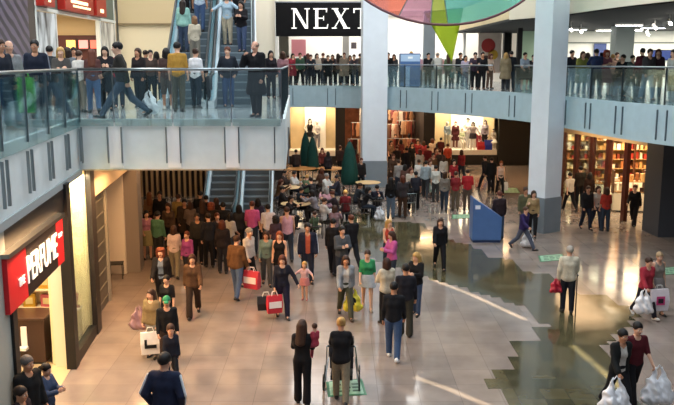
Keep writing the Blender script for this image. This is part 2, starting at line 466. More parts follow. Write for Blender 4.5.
def bottom_mesh(pose, sex, style):
    J = joints(pose, sex, 0); lo, hi = box_of(J, LEG, .25)
    f = Field(lo, hi, .023)
    for s in (1, -1): f.cone(J['pel'] + np.array([s * .062, .01, 0]), J['waist'] + np.array([s * .05, 0, 0]), .112, .098, .04)
    if style == 'skirt' or style == 'miniskirt':
        kn = (J['kneeL'] + J['kneeR']) / 2; ln = .95 if style == 'skirt' else .55
        e = J['pel'] + (kn - J['pel']) * ln
        for s in 'LR':
            k2 = J['hip' + s] + (J['knee' + s] - J['hip' + s]) * (ln + .15)
            f.cone(J['hip' + s], k2, .12, .16, .08)
        f.cone(J['pel'], e - np.array([0, 0, .05]), .15, .19, .08)
        f.cut(e, np.array([0, 0, -1.0]))
    else:
        for s in 'LR':
            f.cone(J['hip' + s] + np.array([0, .01, 0]), J['knee' + s], .104, .077, .04)
            if style == 'shorts':
                pass
            else:
                wd = .085 if style == 'wide' else .064
                f.cone(J['knee' + s], J['ank' + s] + (J['ank' + s] - J['knee' + s]) * (-.02), .077, wd, .02)
    f.cut(J['waist'] - J['up'] * .05, J['up'])
    return np_mesh('trousers' if 'skirt' not in style else 'skirt', *f.mesh())
def stripe_mesh(pose, sex, side):
    J = joints(pose, sex, 0); lo, hi = box_of(J, ARM, .15); f = Field(lo, hi, .012)
    for s, sg in ((side, 1 if side == 'L' else -1),):
        o = np.array([sg * .07, .024, .02])
        f.cone(J['sh' + s] + o, J['elb' + s] + o, .02, .018, 0); f.cone(J['elb' + s] + o, J['wr' + s] + o * .85, .018, .016, 0)
    return np_mesh('sleeve_stripe', *f.mesh())
SKINS = ['#c99a80', '#d6a88c', '#b98566', '#cfa187', '#8a5a40']
PART_NAME = {'tee': 'shirt', 'tank': 'vest_top', 'long': 'shirt', 'jacket': 'jacket', 'open': 'jacket', 'coat': 'coat', 'inner': 'shirt', 'dress': 'dress'}
def child_obj(name, me, m, parent, loc=None, rot=None, sc=None):
    o = bpy.data.objects.new(name, me); link(o, parent)
    o.material_slots[0].link = 'OBJECT'; o.material_slots[0].material = m
    if loc is not None: o.location = loc
    if rot is not None: o.rotation_euler = rot
    if sc is not None: o.scale = sc
    return o
def spl(s): i = s.index('#'); return s[:i], s[i:i + 7], s[i + 7:].lstrip('/') or None
def person(loc, H, sex, face, pose, top, bot, hair, label, group=None, shoe='#1a1718', sk=None, grip=1, stripe=None, cat='person'):
    """one figure: the body mesh is the thing, hair and clothes its children; face 0 = towards the camera, 90 = towards +X"""
    child = sex == 'c'
    me = cached(('b', pose, sex, grip), lambda: body_mesh(pose, sex, grip))
    o = bpy.data.objects.new('person', me); link(o)
    s = H / 1.75 if not child else H / 1.80
    o.scale = (s * random.uniform(.97, 1.04),) * 2 + (s,); o.location = loc; o.rotation_euler = (0, 0, R(face))
    sk = sk or SKINS[random.randrange(4)]
    o.material_slots[0].link = 'OBJECT'; o.material_slots[0].material = skin(sk)
    tag(o, label, cat, group)
    J = joints(pose, sex, 0)
    ts, tc, inner = spl(top)
    child_obj(PART_NAME[ts], cached(('t', pose, sex, ts), lambda: top_mesh(pose, sex, ts)), cloth(tc), o)
    if ts == 'open':
        child_obj('shirt', cached(('t', pose, sex, 'inner'), lambda: top_mesh(pose, sex, 'inner')), cloth(inner or '#d8d8d8'), o)
    bs, bc, _ = spl(bot)
    child_obj('trousers' if 'skirt' not in bs else 'skirt', cached(('l', pose, sex, bs), lambda: bottom_mesh(pose, sex, bs)), cloth(bc), o)
    for sd in 'LR':
        child_obj('shoe', SHOE, mat(shoe, .5), o, J['ank' + sd], (J['fp' + sd], 0, R(8 if sd == 'L' else -8)))
    hs, hc, _ = spl(hair)
    a, yw = J['hrot']
    if hs not in HAIR: HAIR[hs] = make_hair(hs)
    hsc = 1.27 if child else 1.03
    child_obj('cap' if hs == 'cap' else 'hair', HAIR[hs], mat(hc, .6, 0, .3, 0, .25, 60.0), o, J['head'], (a, 0, yw), (hsc,) * 3)
    if stripe:
        for sd in 'LR': child_obj('sleeve_stripe', cached(('s', pose, sex, sd), lambda: stripe_mesh(pose, sex, sd)), cloth(stripe), o)
    M = Matrix.Translation(o.location) @ Matrix.Rotation(R(face), 4, 'Z') @ Matrix.Diagonal((o.scale[0], o.scale[1], o.scale[2], 1))
    hnd = {sd: M @ Vector(J['wr' + sd] + J['fd' + sd] * .1) for sd in 'LR'}
    return o, hnd
# ================================================================ the setting
def node_floor(name, c1, c2, mortar, size, rough, rough2, warm=None):
    m = bpy.data.materials.new(name); m.use_nodes = True; nt = m.node_tree; b = nt.nodes['Principled BSDF']
    tc = nt.nodes.new('ShaderNodeTexCoord'); br = nt.nodes.new('ShaderNodeTexBrick')
    br.offset = 0; br.squash = 1
    br.inputs['Scale'].default_value = 1; br.inputs['Brick Width'].default_value = size; br.inputs['Row Height'].default_value = size
    br.inputs['Mortar Size'].default_value = .006; br.inputs['Mortar Smooth'].default_value = .2; br.inputs['Bias'].default_value = 0
    br.inputs['Color1'].default_value = lin(c1); br.inputs['Color2'].default_value = lin(c2); br.inputs['Mortar'].default_value = lin(mortar)
    nt.links.new(tc.outputs['Object'], br.inputs['Vector'])
    n = nt.nodes.new('ShaderNodeTexNoise'); n.inputs['Scale'].default_value = 1.4; n.inputs['Detail'].default_value = 6
    nt.links.new(tc.outputs['Object'], n.inputs['Vector'])
    mr = nt.nodes.new('ShaderNodeMapRange'); mr.inputs['From Min'].default_value = .3; mr.inputs['From Max'].default_value = .7
    mr.inputs['To Min'].default_value = .84; mr.inputs['To Max'].default_value = 1.14
    nt.links.new(n.outputs['Fac'], mr.inputs['Value'])
    sc = nt.nodes.new('ShaderNodeVectorMath'); sc.operation = 'SCALE'
    nt.links.new(br.outputs['Color'], sc.inputs[0]); nt.links.new(mr.outputs['Result'], sc.inputs['Scale'])
    nt.links.new(sc.outputs['Vector'], b.inputs['Base Color'])
    mr2 = nt.nodes.new('ShaderNodeMapRange'); mr2.inputs['From Min'].default_value = .3; mr2.inputs['From Max'].default_value = .7
    mr2.inputs['To Min'].default_value = rough; mr2.inputs['To Max'].default_value = rough2
    nt.links.new(n.outputs['Fac'], mr2.inputs['Value']); nt.links.new(mr2.outputs['Result'], b.inputs['Roughness'])
    b.inputs['Specular IOR Level'].default_value = .55
    return m
M_FLOOR = node_floor('polished_stone', '#8b7d74', '#7f746d', '#6f655f', .8, .07, .17)
M_GREEN = node_floor('green_stone', '#544d36', '#413e2c', '#2c2a20', .5, .06, .15)
M_UFLOOR = node_floor('upper_stone', '#aab2b6', '#9fa7ab', '#868e92', .6, .08, .16)
M_FASCIA = mat('#b9c6cb', .45, 0, .4, 0, .05, 3)
M_COLUMN = mat('#dbe2ea', .5, 0, .4, 0, .03, 2)
M_GREY = mat('#7f8890', .4, 0, .5, 0, .05, 2)
M_STEEL = mat('#8f979b', .3, 1.0)
M_DSTEEL = mat('#3a4247', .4, .6)
M_FIN = mat('#5c6a73', .4, .3)
M_WHITE = mat('#e9e6df', .6)
M_CREAM = mat('#d9c39a', .7, 0, .3, 0, .06, 2)
M_BLACK = mat('#0d0c0d', .5)
M_DARK = mat('#1d1a1a', .6)
M_GLASS = glass_mat('clear_glass', '#f3f8f7', .05)
M_GLASSG = glass_mat('green_tinted_glass', '#eef4f3', .2)
# ---- ground floor and the dark green path set into it
struct('floor', MB().box(-16, 30, 3, 64, -.25, 0), M_FLOOR)
river = [(352, 214), (386, 213), (389, 222), (424, 223), (432, 231), (450, 240), (471, 245), (489, 257), (510, 260), (521, 270), (550, 275), (562, 285),
         (577, 294), (606, 294), (640, 316), (602, 347), (618, 372), (640, 399), (668, 430), (530, 430), (504, 392), (486, 384), (484, 379), (499, 377), (493, 370), (517, 368),
         (509, 356), (521, 353), (513, 342), (537, 341), (530, 330), (546, 326), (520, 306), (500, 299), (456, 286), (426, 277), (396, 268), (372, 258), (350, 245), (342, 228)]
poly = [(P(x, y).x, P(x, y).y) for x, y in river]
def inside(px, py, pl):
    c = False
    for i in range(len(pl)):
        (x1, y1), (x2, y2) = pl[i], pl[i - 1]
        if (y1 > py) != (y2 > py) and px < (x2 - x1) * (py - y1) / (y2 - y1) + x1: c = not c
    return c
mb = MB()
T = .25
for i in range(-16, 100):
    for j in range(30, 180):
        if inside(i * T + T / 2, j * T + T / 2, poly): mb.box(i * T, (i + 1) * T, j * T, (j + 1) * T, 0, .004)
struct('trim_1', mb, M_GREEN)
# ---- upper floor slabs, level with each other
LEFT_EDGE = [(-4.62, 7.0), (-5.16, 12.0), (-5.86, 18.0), (-1.2, 18.0), (-1.85, 31.0)]
CURVE0 = [(-2.6, 43.7), (-.6, 43.5), (1.23, 42.8), (3.19, 40.9), (4.9, 38.5), (6.45, 36.1), (7.75, 33.4), (8.5, 30.2), (9.0, 26.6), (9.9, 23.4), (11.6, 20.2)]
def smooth_curve(pts, n=4):
    out = []
    for i in range(len(pts) - 1):
        p0 = Vector(pts[max(i - 1, 0)]); p1 = Vector(pts[i]); p2 = Vector(pts[i + 1]); p3 = Vector(pts[min(i + 2, len(pts) - 1)])
        for k in range(n):
            t = k / n
            q = .5 * ((2 * p1) + (p2 - p0) * t + (2 * p0 - 5 * p1 + 4 * p2 - p3) * t * t + (3 * p1 - p0 - 3 * p2 + p3) * t ** 3)
            out.append((q.x, q.y))
    return out + [pts[-1]]
CURVE = smooth_curve(CURVE0)
struct('floor_upper', MB().prism(LEFT_EDGE + [(-6.3, 31.0), (-6.3, 41), (-16, 41), (-16, 7.0)], 4.0, UP), M_UFLOOR)
struct('floor_upper', MB().prism(CURVE + [(28, 18), (28, 58), (-16, 58), (-16, 41.0), (-2.4, 41.0)], 4.0, UP), M_UFLOOR)
M_SOFFIT = mat('#b9b2a4', .8)
struct('ceiling_left', MB().prism([(-4.64, 7.2), (-5.18, 12.0), (-5.88, 18.02), (-1.22, 18.02), (-1.87, 30.9), (-15.9, 30.9), (-15.9, 7.2)], 3.96, 3.998), M_SOFFIT)
struct('ceiling_back', MB().prism([(x * .999, y + .03) for x, y in CURVE] + [(27, 18.5), (27, 57), (-9, 57), (-9, 44)], 3.96, 3.998), M_SOFFIT)
# fascia boards along the slab edges
def fascia(name, pts, z0, z1, m, w=.08, off=0.0):
    mb = MB()
    for a, b in zip(pts[:-1], pts[1:]): mb.obox(a, b, w, z0, z1)
    return struct(name, mb, m)
fascia('trim_2', LEFT_EDGE, 4.0, UP + .05, mat('#d3dde0', .45, 0, .4, 0, .05, 3))
fascia('trim_3', CURVE, 3.95, UP + .04, mat('#a9c0c9', .45, 0, .4, 0, .05, 3))
for xx in (-4.97, -3.66, -2.35): struct('trim_23', MB().box(xx - .15, xx + .15, 17.93, 17.97, 4.04, UP - .02), mat('#eef1f3', .5))
fascia('trim_4', LEFT_EDGE[:3], 3.86, 4.0, mat('#9da5a8', .5), .16)
# ---- glass balustrades: handrail, each pane and each post a part
def along(pts, step, start=0.0):
    out = []; acc = 0.0; nxt = start
    for a, b in zip(pts[:-1], pts[1:]):
        a = Vector(a); b = Vector(b); L = (b - a).length
        while nxt <= acc + L + 1e-6:
            out.append((a + (b - a) * ((nxt - acc) / L), (b - a).normalized())); nxt += step
        acc += L
    return out
def inset(pts, d):
    out = []
    for i, p in enumerate(pts):
        a = Vector(pts[max(i - 1, 0)]); b = Vector(pts[min(i + 1, len(pts) - 1)]); t = (b - a).normalized()
        out.append((p[0] + t.y * d, p[1] - t.x * d))
    return out
def balustrade(pts, step, glass, label, zg0, fin_z, fin_gap, fin_m, outward, rail_r=.03, skip_fin=False, start=0.0, post=.012):
    t = empty('glass_balustrade', (pts[0][0], pts[0][1], UP), 0, label, 'balustrade')
    t_inv = Matrix.Translation((-pts[0][0], -pts[0][1], -UP))
    def part(name, mb, m, **k):
        o = mb.build(name, m, t, **k); o.data.transform(t_inv); return o
    line = [(p[0], p[1], UP + 1.15) for p in pts]
    part('handrail', MB().tube(line, rail_r, 10), M_STEEL, smooth=True)
    marks = along(pts, step, start)
    if start: marks = [(Vector(pts[0]), marks[0][1])] + marks + [(Vector(pts[-1]), marks[-1][1])]
    for (a, ta), (b, tb) in zip(marks[:-1], marks[1:]):
        d = (b - a); g = .02 / max(d.length, .1)
        part('glass_panel', MB().obox(a + d * g, b - d * g, .018, zg0, UP + 1.08), glass)
    for p, tg in marks:
        part('post', MB().obox(p - tg * post, p + tg * post, .05, UP - .02, UP + 1.14), M_STEEL if post < .01 else M_DSTEEL)
        if skip_fin: continue
        for s in (-1, 1):
            q = p + tg * s * fin_gap + Vector((tg.y, -tg.x)) * outward
            f = part('fin', MB().obox(q - tg * .014, q + tg * .014, .05, *fin_z), fin_m)
    return t
pl = [(-4.66, 7.6), (-5.13, 12.0), (-5.83, 17.93)]
balustrade(inset(pl, .08), 1.48, M_GLASSG, 'glass balustrade with steel handrail above the perfume shop sign', 4.96, (4.2, 4.92), .13, M_STEEL, .02, post=.008)
balustrade([(-5.86, 17.88), (-1.24, 17.88)], 1.31, M_GLASSG, 'straight glass balustrade in front of the upper escalators', 4.98, (4.15, 4.96), .155, M_STEEL, .03, start=.89, post=.007)
balustrade([(-1.24, 18.05), (-1.8, 29.5)], 1.6, M_GLASS, 'side run of glass balustrade beside the man in black suit', UP, (4.2, 4.9), .15, M_DSTEEL, -.05, skip_fin=True)
ca = [p for p in CURVE if p[0] <= 7.0]; cb = [p for p in CURVE if p[0] >= 7.3]
balustrade(inset(ca, .0), 2.35, M_GLASS, 'far curved glass balustrade in front of the NEXT shop and blue kiosk', UP, (4.08, 4.98), .22, M_FIN, .06)
balustrade(inset(cb, .0), 2.1, M_GLASS, 'curved glass balustrade on the upper right walkway', UP, (4.08, 4.98), .2, M_FIN, .06)
# ---- columns through both floors, grey clad at the foot
def column(cx, cy, w, rz, top):
    c, s = math.cos(rz), math.sin(rz)
    def sq(h): return [(cx + c * a - s * b, cy + s * a + c * b) for a, b in ((-h, -h), (h, -h), (h, h), (-h, h))]
    struct('column', MB().prism(sq(w / 2), 1.35, top), M_COLUMN)
    struct('column_base', MB().prism(sq(w / 2 + .03), 0, 1.35), M_GREY)
column(1.9, 41.6, 1.26, R(3), 14.2)
column(7.9, 30.1, .86, R(33), 14.2)
# ---- level two slab over the upper right walkway
C2 = [p for p in CURVE if p[0] >= 7.0]
l2 = [(x + .25, y) for x, y in C2]
struct('ceiling_upper', MB().prism(l2 + [(28, 18.5), (28, 50), (7.2, 50)], 8.1, 8.2), mat('#08080a', .8))
struct('floor_second', MB().prism(l2 + [(28, 18.4), (28, 50.2), (7.2, 50.2)], 8.2, 9.4), M_CREAM)
fascia('trim_5', [(x - .06, y) for x, y in l2], 8.14, 9.5, mat('#d6cdb8', .6))
# ---- roof: unseen opaque deck, open slots shaped to throw sun streaks on the floor; diffusing roof lights below it
def roof():
    mb = MB().box(-24, 34, -14, 66, 14.2, 14.5).build('ceiling', mat('#cfd6da', .8))
    return mb
SUN = Vector((.42, .30, -1.0)).normalized()           # travel direction of the sunlight
def up_to(p, z): t = (z - p.z) / SUN.z; return p + SUN * t
SLOTS = [([(428, 278), (470, 294), (526, 320)], .22), ([(572, 345), (592, 362), (632, 398)], .26), ([(414, 377), (446, 388), (494, 408)], .2),
         ([(398, 388), (420, 396), (440, 408)], .16), ([(318, 205), (366, 224)], .2)]
ceil = roof()
for pix, w in SLOTS:
    pts = [P(*q) for q in pix]
    for a, b in zip(pts[:-1], pts[1:]):
        a2 = up_to(a, 14.35); b2 = up_to(b, 14.35)
        cutter = MB().obox((a2.x, a2.y), (b2.x, b2.y), w, 14.0, 14.7).build('cutter', M_BLACK)
        md = ceil.modifiers.new('slots', 'BOOLEAN'); md.operation = 'DIFFERENCE'; md.object = cutter; md.solver = 'EXACT'
        dg = bpy.context.evaluated_depsgraph_get(); me = bpy.data.meshes.new_from_object(ceil.evaluated_get(dg))
        ceil.modifiers.clear(); ceil.data = me; bpy.data.objects.remove(cutter)
tag(ceil, kind='structure')
# ---- outer shell
struct('wall_left', MB().box(-16.3, -16, 3, 64, 0, 14.2), mat('#b9ae9c', .8))
struct('wall_right', MB().box(28, 28.3, 3, 64, 0, 14.2), mat('#b9ae9c', .8))
struct('wall_back', MB().box(-16, 28, 58, 58.3, 0, 14.2), mat('#cfc8ba', .8))
# ================================================================ ground floor, left: perfume shop and its neighbours
def fx(Y): return -5.32 - .09 * (Y - 13)            # facade line
def FX(Y, o=0.0): return (fx(Y) + o, Y)
def fac(name, y0, y1, z0, z1, m, w=.12, o=0.0, kind=True):
    mb = MB().obox(FX(y0, o), FX(y1, o), w, z0, z1)
    return struct(name, mb, m) if kind else mb
fac('wall_facade', 9.5, 12.2, 0, 3.95, mat('#9aa09c', .5), .2, -.05)
fac('trim_6', 12.2, 16.3, 3.4, 3.95, M_BLACK, .16, -.04)
fac('trim_7', 12.2, 12.42, 0, 3.45, M_BLACK, .2)
fac('trim_7', 16.0, 16.3, 0, 3.95, M_BLACK, .2)
struct('trim_7', MB().obox((-5.98, 16.2), (-5.68, 16.2), .1, 0, 3.3), mat('#efe2c6', .5))
# lit display window
struct('wall_display', MB().obox((-6.05, 16.3), (-6.22, 18.2), .08, 0, 3.95), mat('#f3e2bc', .6))
struct('wall_display', MB().obox((-6.2, 18.2), (-5.8, 18.2), .08, 0, 3.95), mat('#f3e2bc', .6))
fac('window_1', 16.3, 18.2, .25, 3.8, M_GLASS, .03)
fac('trim_8', 16.3, 18.2, 0, .25, M_BLACK, .16)
fac('trim_8', 18.2, 18.65, 0, 3.95, mat('#241d1a', .5), .22)
for k, (yy, c) in enumerate(((16.9, '#c8a860'), (17.5, '#a04050'))):
    vs_ = MB().lathe([(.1, 0), (.11, .02), (.05, .06), (.07, .2), (.09, .3), (.03, .36), (.03, .42)], n=16).build('display_bottle', mat(c, .25), loc=(fx(yy) - .22, yy, .9), smooth=True)
    tag(vs_, ('gold', 'red')[k] + ' display bottle in the lit narrow window left of the shutter', 'bottle')
    pd = empty('display_plinth', (fx(yy) - .22, yy, 0), 0, 'cream plinth under the ' + ('gold', 'red')[k] + ' display bottle', 'plinth')
    MB().box(-.1, .1, -.1, .1, 0, .86).build('body', M_CREAM, pd); MB().box(-.12, .12, -.12, .12, .86, .9).build('top', M_WHITE, pd)
# shuttered unit, lintel, pale door leaf, end pier
fac('trim_9', 18.65, 28.0, 3.25, 3.95, mat('#b7a68c', .6), .2)
m_sh = mat('#5d5a52', .35, .3, .5, 0, .3, 3)
fac('wall_shutter', 18.65, 20.9, 0, 3.25, m_sh, .08, -.2)
for k in range(8): fac('trim_10', 18.65, 20.9, .2 + k * .38, .23 + k * .38, mat('#8b877c', .4, .5), .1, -.19)
fac('trim_11', 20.9, 21.05, 0, 3.25, mat('#b8b4a8', .4, .4), .12, -.16)
struct('wall_recess', MB().obox((-7.6, 21.0), (-7.7, 29), .1, 0, 3.95), mat('#b09c80', .7))
struct('wall_recess', MB().obox((-7.7, 23.8), (-6.45, 23.8), .12, 0, 3.3), mat('#e8dfd2', .6))
fac('column_end', 23.9, 24.6, 0, 3.95, mat('#8a8078', .6), .5)
struct('floor_shop', MB().prism([(-10, 12.3), (-5.25, 12.3), (-5.65, 16.3), (-6.0, 17.5), (-10, 17.5)], 0, .006), mat('#d0b488', .3))
struct('wall_shop', MB().box(-10.0, -9.9, 12.2, 17.6, 0, 3.95), mat('#ecd9b4', .7))
struct('wall_shop', MB().box(-9.9, -6.05, 17.5, 17.62, 0, 3.95), mat('#efe0c0', .7))
struct('wall_shop', MB().box(-10, -5.3, 12.1, 12.2, 0, 3.95), M_CREAM)
# fascia sign
YM, ZM = 13.7, 2.97
sg = empty('shop_sign', (fx(YM), YM, ZM), 0, 'red and black fascia sign lettered THE PERFUME above the left shop entrance', 'sign')
ydir = (Vector((fx(15.4), 15.4, 0)) - Vector((fx(12), 12, 0))).normalized()
SGI = Matrix.Translation((-fx(YM), -YM, -ZM))
def sg_part(name, y0, y1, z0, z1, m, w, o):
    ob = MB().obox(FX(y0, o), FX(y1, o), w, z0, z1).build(name, m, sg); ob.data.transform(SGI); return ob
M_RED = mat('#c01622', .45, 0, .5)
sg_part('red_panel', 12.0, 12.98, 2.5, 3.4, M_RED, .16, .05)
sg_part('black_panel', 12.98, 14.95, 2.5, 3.4, mat('#120d0f', .4), .16, .05)
sg_part('red_panel', 14.95, 15.45, 2.5, 3.4, M_RED, .16, .05)
sg_part('top_rail', 11.98, 15.47, 3.4, 3.47, M_STEEL, .22, .07)
m_let = mat('#f4efe6', .5, 0, .5, .6)
def facing_text(name, body, y, z, size, sx, par, inv):
    p = Vector((fx(y) + .142, y, z)); return text_obj(name, body, size, m_let, par, inv @ frame_mat(p, ydir), .008, sx)
facing_text('lettering', 'THE', 12.66, 2.86, .2, .9, sg, SGI)
facing_text('lettering', 'PERFUME', 13.95, 2.93, .68, .72, sg, SGI)
facing_text('lettering', 'SHOP', 15.2, 3.08, .12, .9, sg, SGI)
# counter, till, boxed gifts
ct = empty('shop_counter', (-6.76, 16.6, 0), R(2), 'dark brown counter just inside the perfume shop', 'counter')
MB().box(-.75, .52, -.34, .34, .06, 1.0).build('body', mat('#3a221a', .45), ct, bevel=.01)
MB().box(-.8, .56, -.38, .38, 1.0, 1.05).build('worktop', mat('#4a2e22', .35), ct, bevel=.008)
MB().box(-.7, .48, -.3, .3, 0, .06).build('plinth', M_BLACK, ct)
tl = empty('display_stand', (-6.85, 16.3, 0), R(-4), 'white lit display stand before the dark perfume counter', 'stand')
MB().box(-.26, .26, -.03, .03, .42, .86).build('panel', mat('#f6f3ee', .5), tl, bevel=.006)
MB().box(-.28, .28, -.16, .05, .36, .42).build('tray', M_WHITE, tl); MB().box(-.05, .05, -.03, .03, .02, .42).build('stem', M_STEEL, tl); MB().box(-.2, .2, -.12, .08, .006, .03).build('base', M_STEEL, tl)
sh = empty('wall_shelf', (-7.2, 17.3, 0), 0, 'pale shelving behind the perfume counter', 'shelf')
for z in (1.0, 1.42, 1.84, 2.26): MB().box(-1.4, 1.0, -.2, .18, z - .03, z).build('board', mat('#d8c49c', .5), sh)
for x in (-1.42, 1.0): MB().box(x, x + .03, -.2, .18, 0, 2.6).build('upright', mat('#d8c49c', .5), sh)
m_gold = mat('#c79a34', .35, .5); m_gold2 = mat('#8a641f', .35, .4); m_pk = mat('#b05050', .5)
for r, z in enumerate((1.0, 1.42, 1.84, 2.26)):
    for i in range(6):
        x = -8.4 + i * .38 + random.uniform(-.03, .03)
        bx = empty('perfume_box', (x, 17.25, z), R(random.uniform(-6, 6)), 'boxed perfume set on the shelves behind the dark counter', 'box', 'boxed perfumes on the shop shelves')
        w, h = random.uniform(.1, .15), random.uniform(.24, .36)
        m1 = (m_gold, m_gold2, m_gold, m_pk)[(r * 7 + i * 3) % 4]
        MB().box(-w, w, -.06, .06, 0, h).build('carton', m1, bx, bevel=.006)
        MB().box(-w * .6, w * .6, -.066, -.06, h * .25, h * .75).build('window', mat('#e4cf90', .3, .4), bx)
# chair in the recess
def chair(loc, rz, m, label, group=None, mseat=None):
    c = empty('chair', loc, rz, label, 'chair', group)
    MB().box(-.21, .21, -.21, .21, .43, .46).build('seat', mseat or m, c, bevel=.01)
    for x in (-.19, .19):
        for y in (-.19, .19):
            MB().tube([(x, y, 0), (x * .95, y * .95, .44)], .013, 6).build('leg', m, c)
    b = MB(); b.tube([(-.2, .2, .44), (-.2, .25, .86), (.2, .25, .86), (.2, .2, .44)], .014, 6); b.build('back_frame', m, c)
    for k in range(5): MB().tube([(-.13 + k * .065, .205, .46), (-.13 + k * .065, .25, .86)], .008, 5).build('back_slat', m, c)
    return c
chair((-6.62, 23.3, 0), R(100), M_BLACK, 'black chair standing alone in the recess left of the escalators')
# slatted screen behind the lower escalators
struct('wall_screen', MB().box(-12, -5.3, 38.0, 38.2, 0, 4), mat('#2b2019', .8))
mb = MB()
for k in range(24): mb.box(-11.5 + k * .26, -11.5 + k * .26 + .1, 37.85, 38.0, 0, 4)
struct('trim_12', mb, mat('#b8956a', .5))
struct('wall_screen', MB().box(-5.3, -3.0, 43.5, 43.7, 0, 4), mat('#2b2622', .8))
# ================================================================ ground floor, back: three shop windows
YB = 50.0
bx = lambda n, x0, x1, y0, y1, z0, z1, m: struct(n, MB().box(x0, x1, y0, y1, z0, z1), m)
bx('wall_shopfront', -9, -3.0, YB, YB + .3, 0, 4, mat('#6b5a44', .7))
bx('wall_shopfront', -3.0, -.1, YB + 1.4, YB + 1.6, 0, 4, M_CREAM)
bx('wall_shopfront', -2.05, -.72, YB + 1.25, YB + 1.38, .9, 3.7, mat('#f4f0ea', .6))
bx('trim_13', -3.0, -.1, YB, YB + 1.4, .55, .9, M_WHITE)
bx('trim_13', -3.0, -.1, YB - .02, YB + 1.4, 0, .55, M_BLACK)
bx('wall_pier', -.1, .5, YB - .1, YB + 8, 0, 4, M_BLACK)
bx('wall_pier', 5.4, 6.1, YB - .1, YB + 8, 0, 4, M_BLACK)
bx('wall_store', .5, 5.4, YB + 7.6, YB + 7.8, 0, 4, mat('#7a4a34', .8, 0, .3, 0, .3, 3))
bx('wall_shopfront', 6.1, 10.1, YB + 1.5, YB + 1.7, 0, 4, M_CREAM)
bx('wall_shopfront', 7.3, 9.35, YB + 1.3, YB + 1.48, .9, 3.75, mat('#f4f0ea', .6))
bx('trim_14', 6.15, 10.05, YB, YB + 1.5, .62, .92, M_WHITE)
bx('trim_14', 6.15, 10.05, YB - .02, YB + 1.5, 0, .62, M_BLACK)
bx('wall_shopfront', 10.1, 13.0, YB - .05, YB + .2, 0, 4, M_BLACK)
# wall running from the back corner to the right-hand shop
struct('wall_corner', MB().obox((13.0, 50), (11.0, 39.6), .2, 0, 4), mat('#b8a078', .7))
struct('wall_corner', MB().obox((11.0, 39.6), (10.45, 37.5), .2, 0, 4), mat('#b8a078', .7))
struct('wall_shop', MB().box(11.0, 18, 39.5, 39.7, 0, 3.97), mat('#c9a670', .7))
# ================================================================ ground floor, right: glazed shop with wooden posts
A, B = Vector((10.45, 37.4)), Vector((12.05, 30.3))
dn = (B - A).normalized(); nn = Vector((-dn.y, dn.x))                 # nn points into the shop (+X)
if nn.x < 0: nn = -nn
def rp(t, o=0.0): q = A + (B - A) * t + nn * o; return (q.x, q.y)
struct('trim_15', MB().obox(rp(-.06), rp(1.05), .16, 3.2, 3.97), mat('#cdb891', .6))
M_WOOD = mat('#4d1f12', .4, 0, .5, 0, .15, 6)
for t in (0.02, .2, .385, .56, .745): struct('trim_16', MB().obox(rp(t), rp(t + .035), .16, 0, 3.2), M_WOOD)
for i, (t0, t1) in enumerate(((.055, .2), (.235, .385), (.42, .56))): struct('window_%d' % (i + 2), MB().obox(rp(t0, .02), rp(t1, .02), .03, .05, 3.2), M_GLASS)
struct('wall_shop', MB().box(17.0, 17.15, 30.2, 39.5, 0, 3.97), mat('#dcbf8c', .7))
struct('wall_pier', MB().prism([(11.85, 28.9), (11.75, 30.2), (20, 30.2), (20, 28.9)], 0, 3.97), mat('#3b4048', .6))
# shelving and lit counters inside
def goods(par, x0, x1, y0, y1, z, n, cols):
    for k in range(n):
        x = x0 + (x1 - x0) * (k + .5) / n; h = random.uniform(.1, .28); w = (x1 - x0) / n * .38
        o = MB().box(-w, w, -.07, .07, 0, h).build('boxed_item', mat(random.choice(cols), .5), bevel=.006)
        yield o, x, (y0 + y1) / 2, z
ang = math.atan2(dn.y, dn.x)
def display(name, x, y, rz, label, L, rows, cols, base=.62, z1=.95, gap=.45):
    d = empty(name, (x, y, 0), rz, label, 'display')
    MB().box(-L / 2, L / 2, -.25, .25, .05, base).build('cabinet', mat('#efe6d2', .4), d, bevel=.01)
    MB().box(-L / 2, L / 2, -.24, .24, 0, .05).build('plinth', M_BLACK, d)
    for r in range(rows): MB().box(-L / 2, L / 2, -.22, .22, z1 + r * gap, z1 + .03 + r * gap).build('shelf', mat('#b08a58', .5), d)
    for sd in (-1, 1): MB().box(sd * L / 2 - .02, sd * L / 2 + .02, -.23, .23, base - .02, z1 + .05 + rows * gap).build('side', mat('#5a3018', .5), d)
    M = Matrix.Translation(d.location) @ Matrix.Rotation(rz, 4, 'Z')
    for r in range(rows):
        n = int(L / .2)
        for k in range(n):
            xx = -L / 2 + L * (k + .5) / n; w = random.uniform(.05, .085); h = random.uniform(.12, .36)
            o = MB().box(-w, w, -.08, .08, 0, h).build('boxed_item', mat(random.choice(cols), .5))
            o.location = M @ Vector((xx, random.uniform(-.1, -.02), z1 + .03 + r * gap)); o.rotation_euler = (0, 0, rz + random.uniform(-.2, .2))
            tag(o, 'small boxed item on the warm lit shelves of the right shop', 'box', 'goods on the right shop shelves')
cols = ['#f4e6c0', '#d8a060', '#803018', '#f8f0e0', '#b06a38', '#381810', '#e8c080', '#f0e0c0', '#a83020']
for i, nm in enumerate(('leftmost', 'second', 'third', 'fourth', 'fifth')):
    display('display_cabinet', 11.75 + i * 1.12, 39.1, 0, nm + ' shelved cabinet along the back wall of the right hand shop', 1.06, 6, cols, .62, .75, .46)
display('display_counter', 12.0, 36.6, R(-8), 'white counter with goods just inside the first right shop window', 1.3, 1, cols, .8, .84)
display('display_counter', 12.6, 34.2, R(-8), 'bright white counter in the middle of the right hand shop', 1.3, 2, cols, .8, .84)
display('display_counter', 13.4, 32.0, R(-8), 'bright counter nearest the dark pier in right hand shop', 1.3, 2, cols, .8, .84)
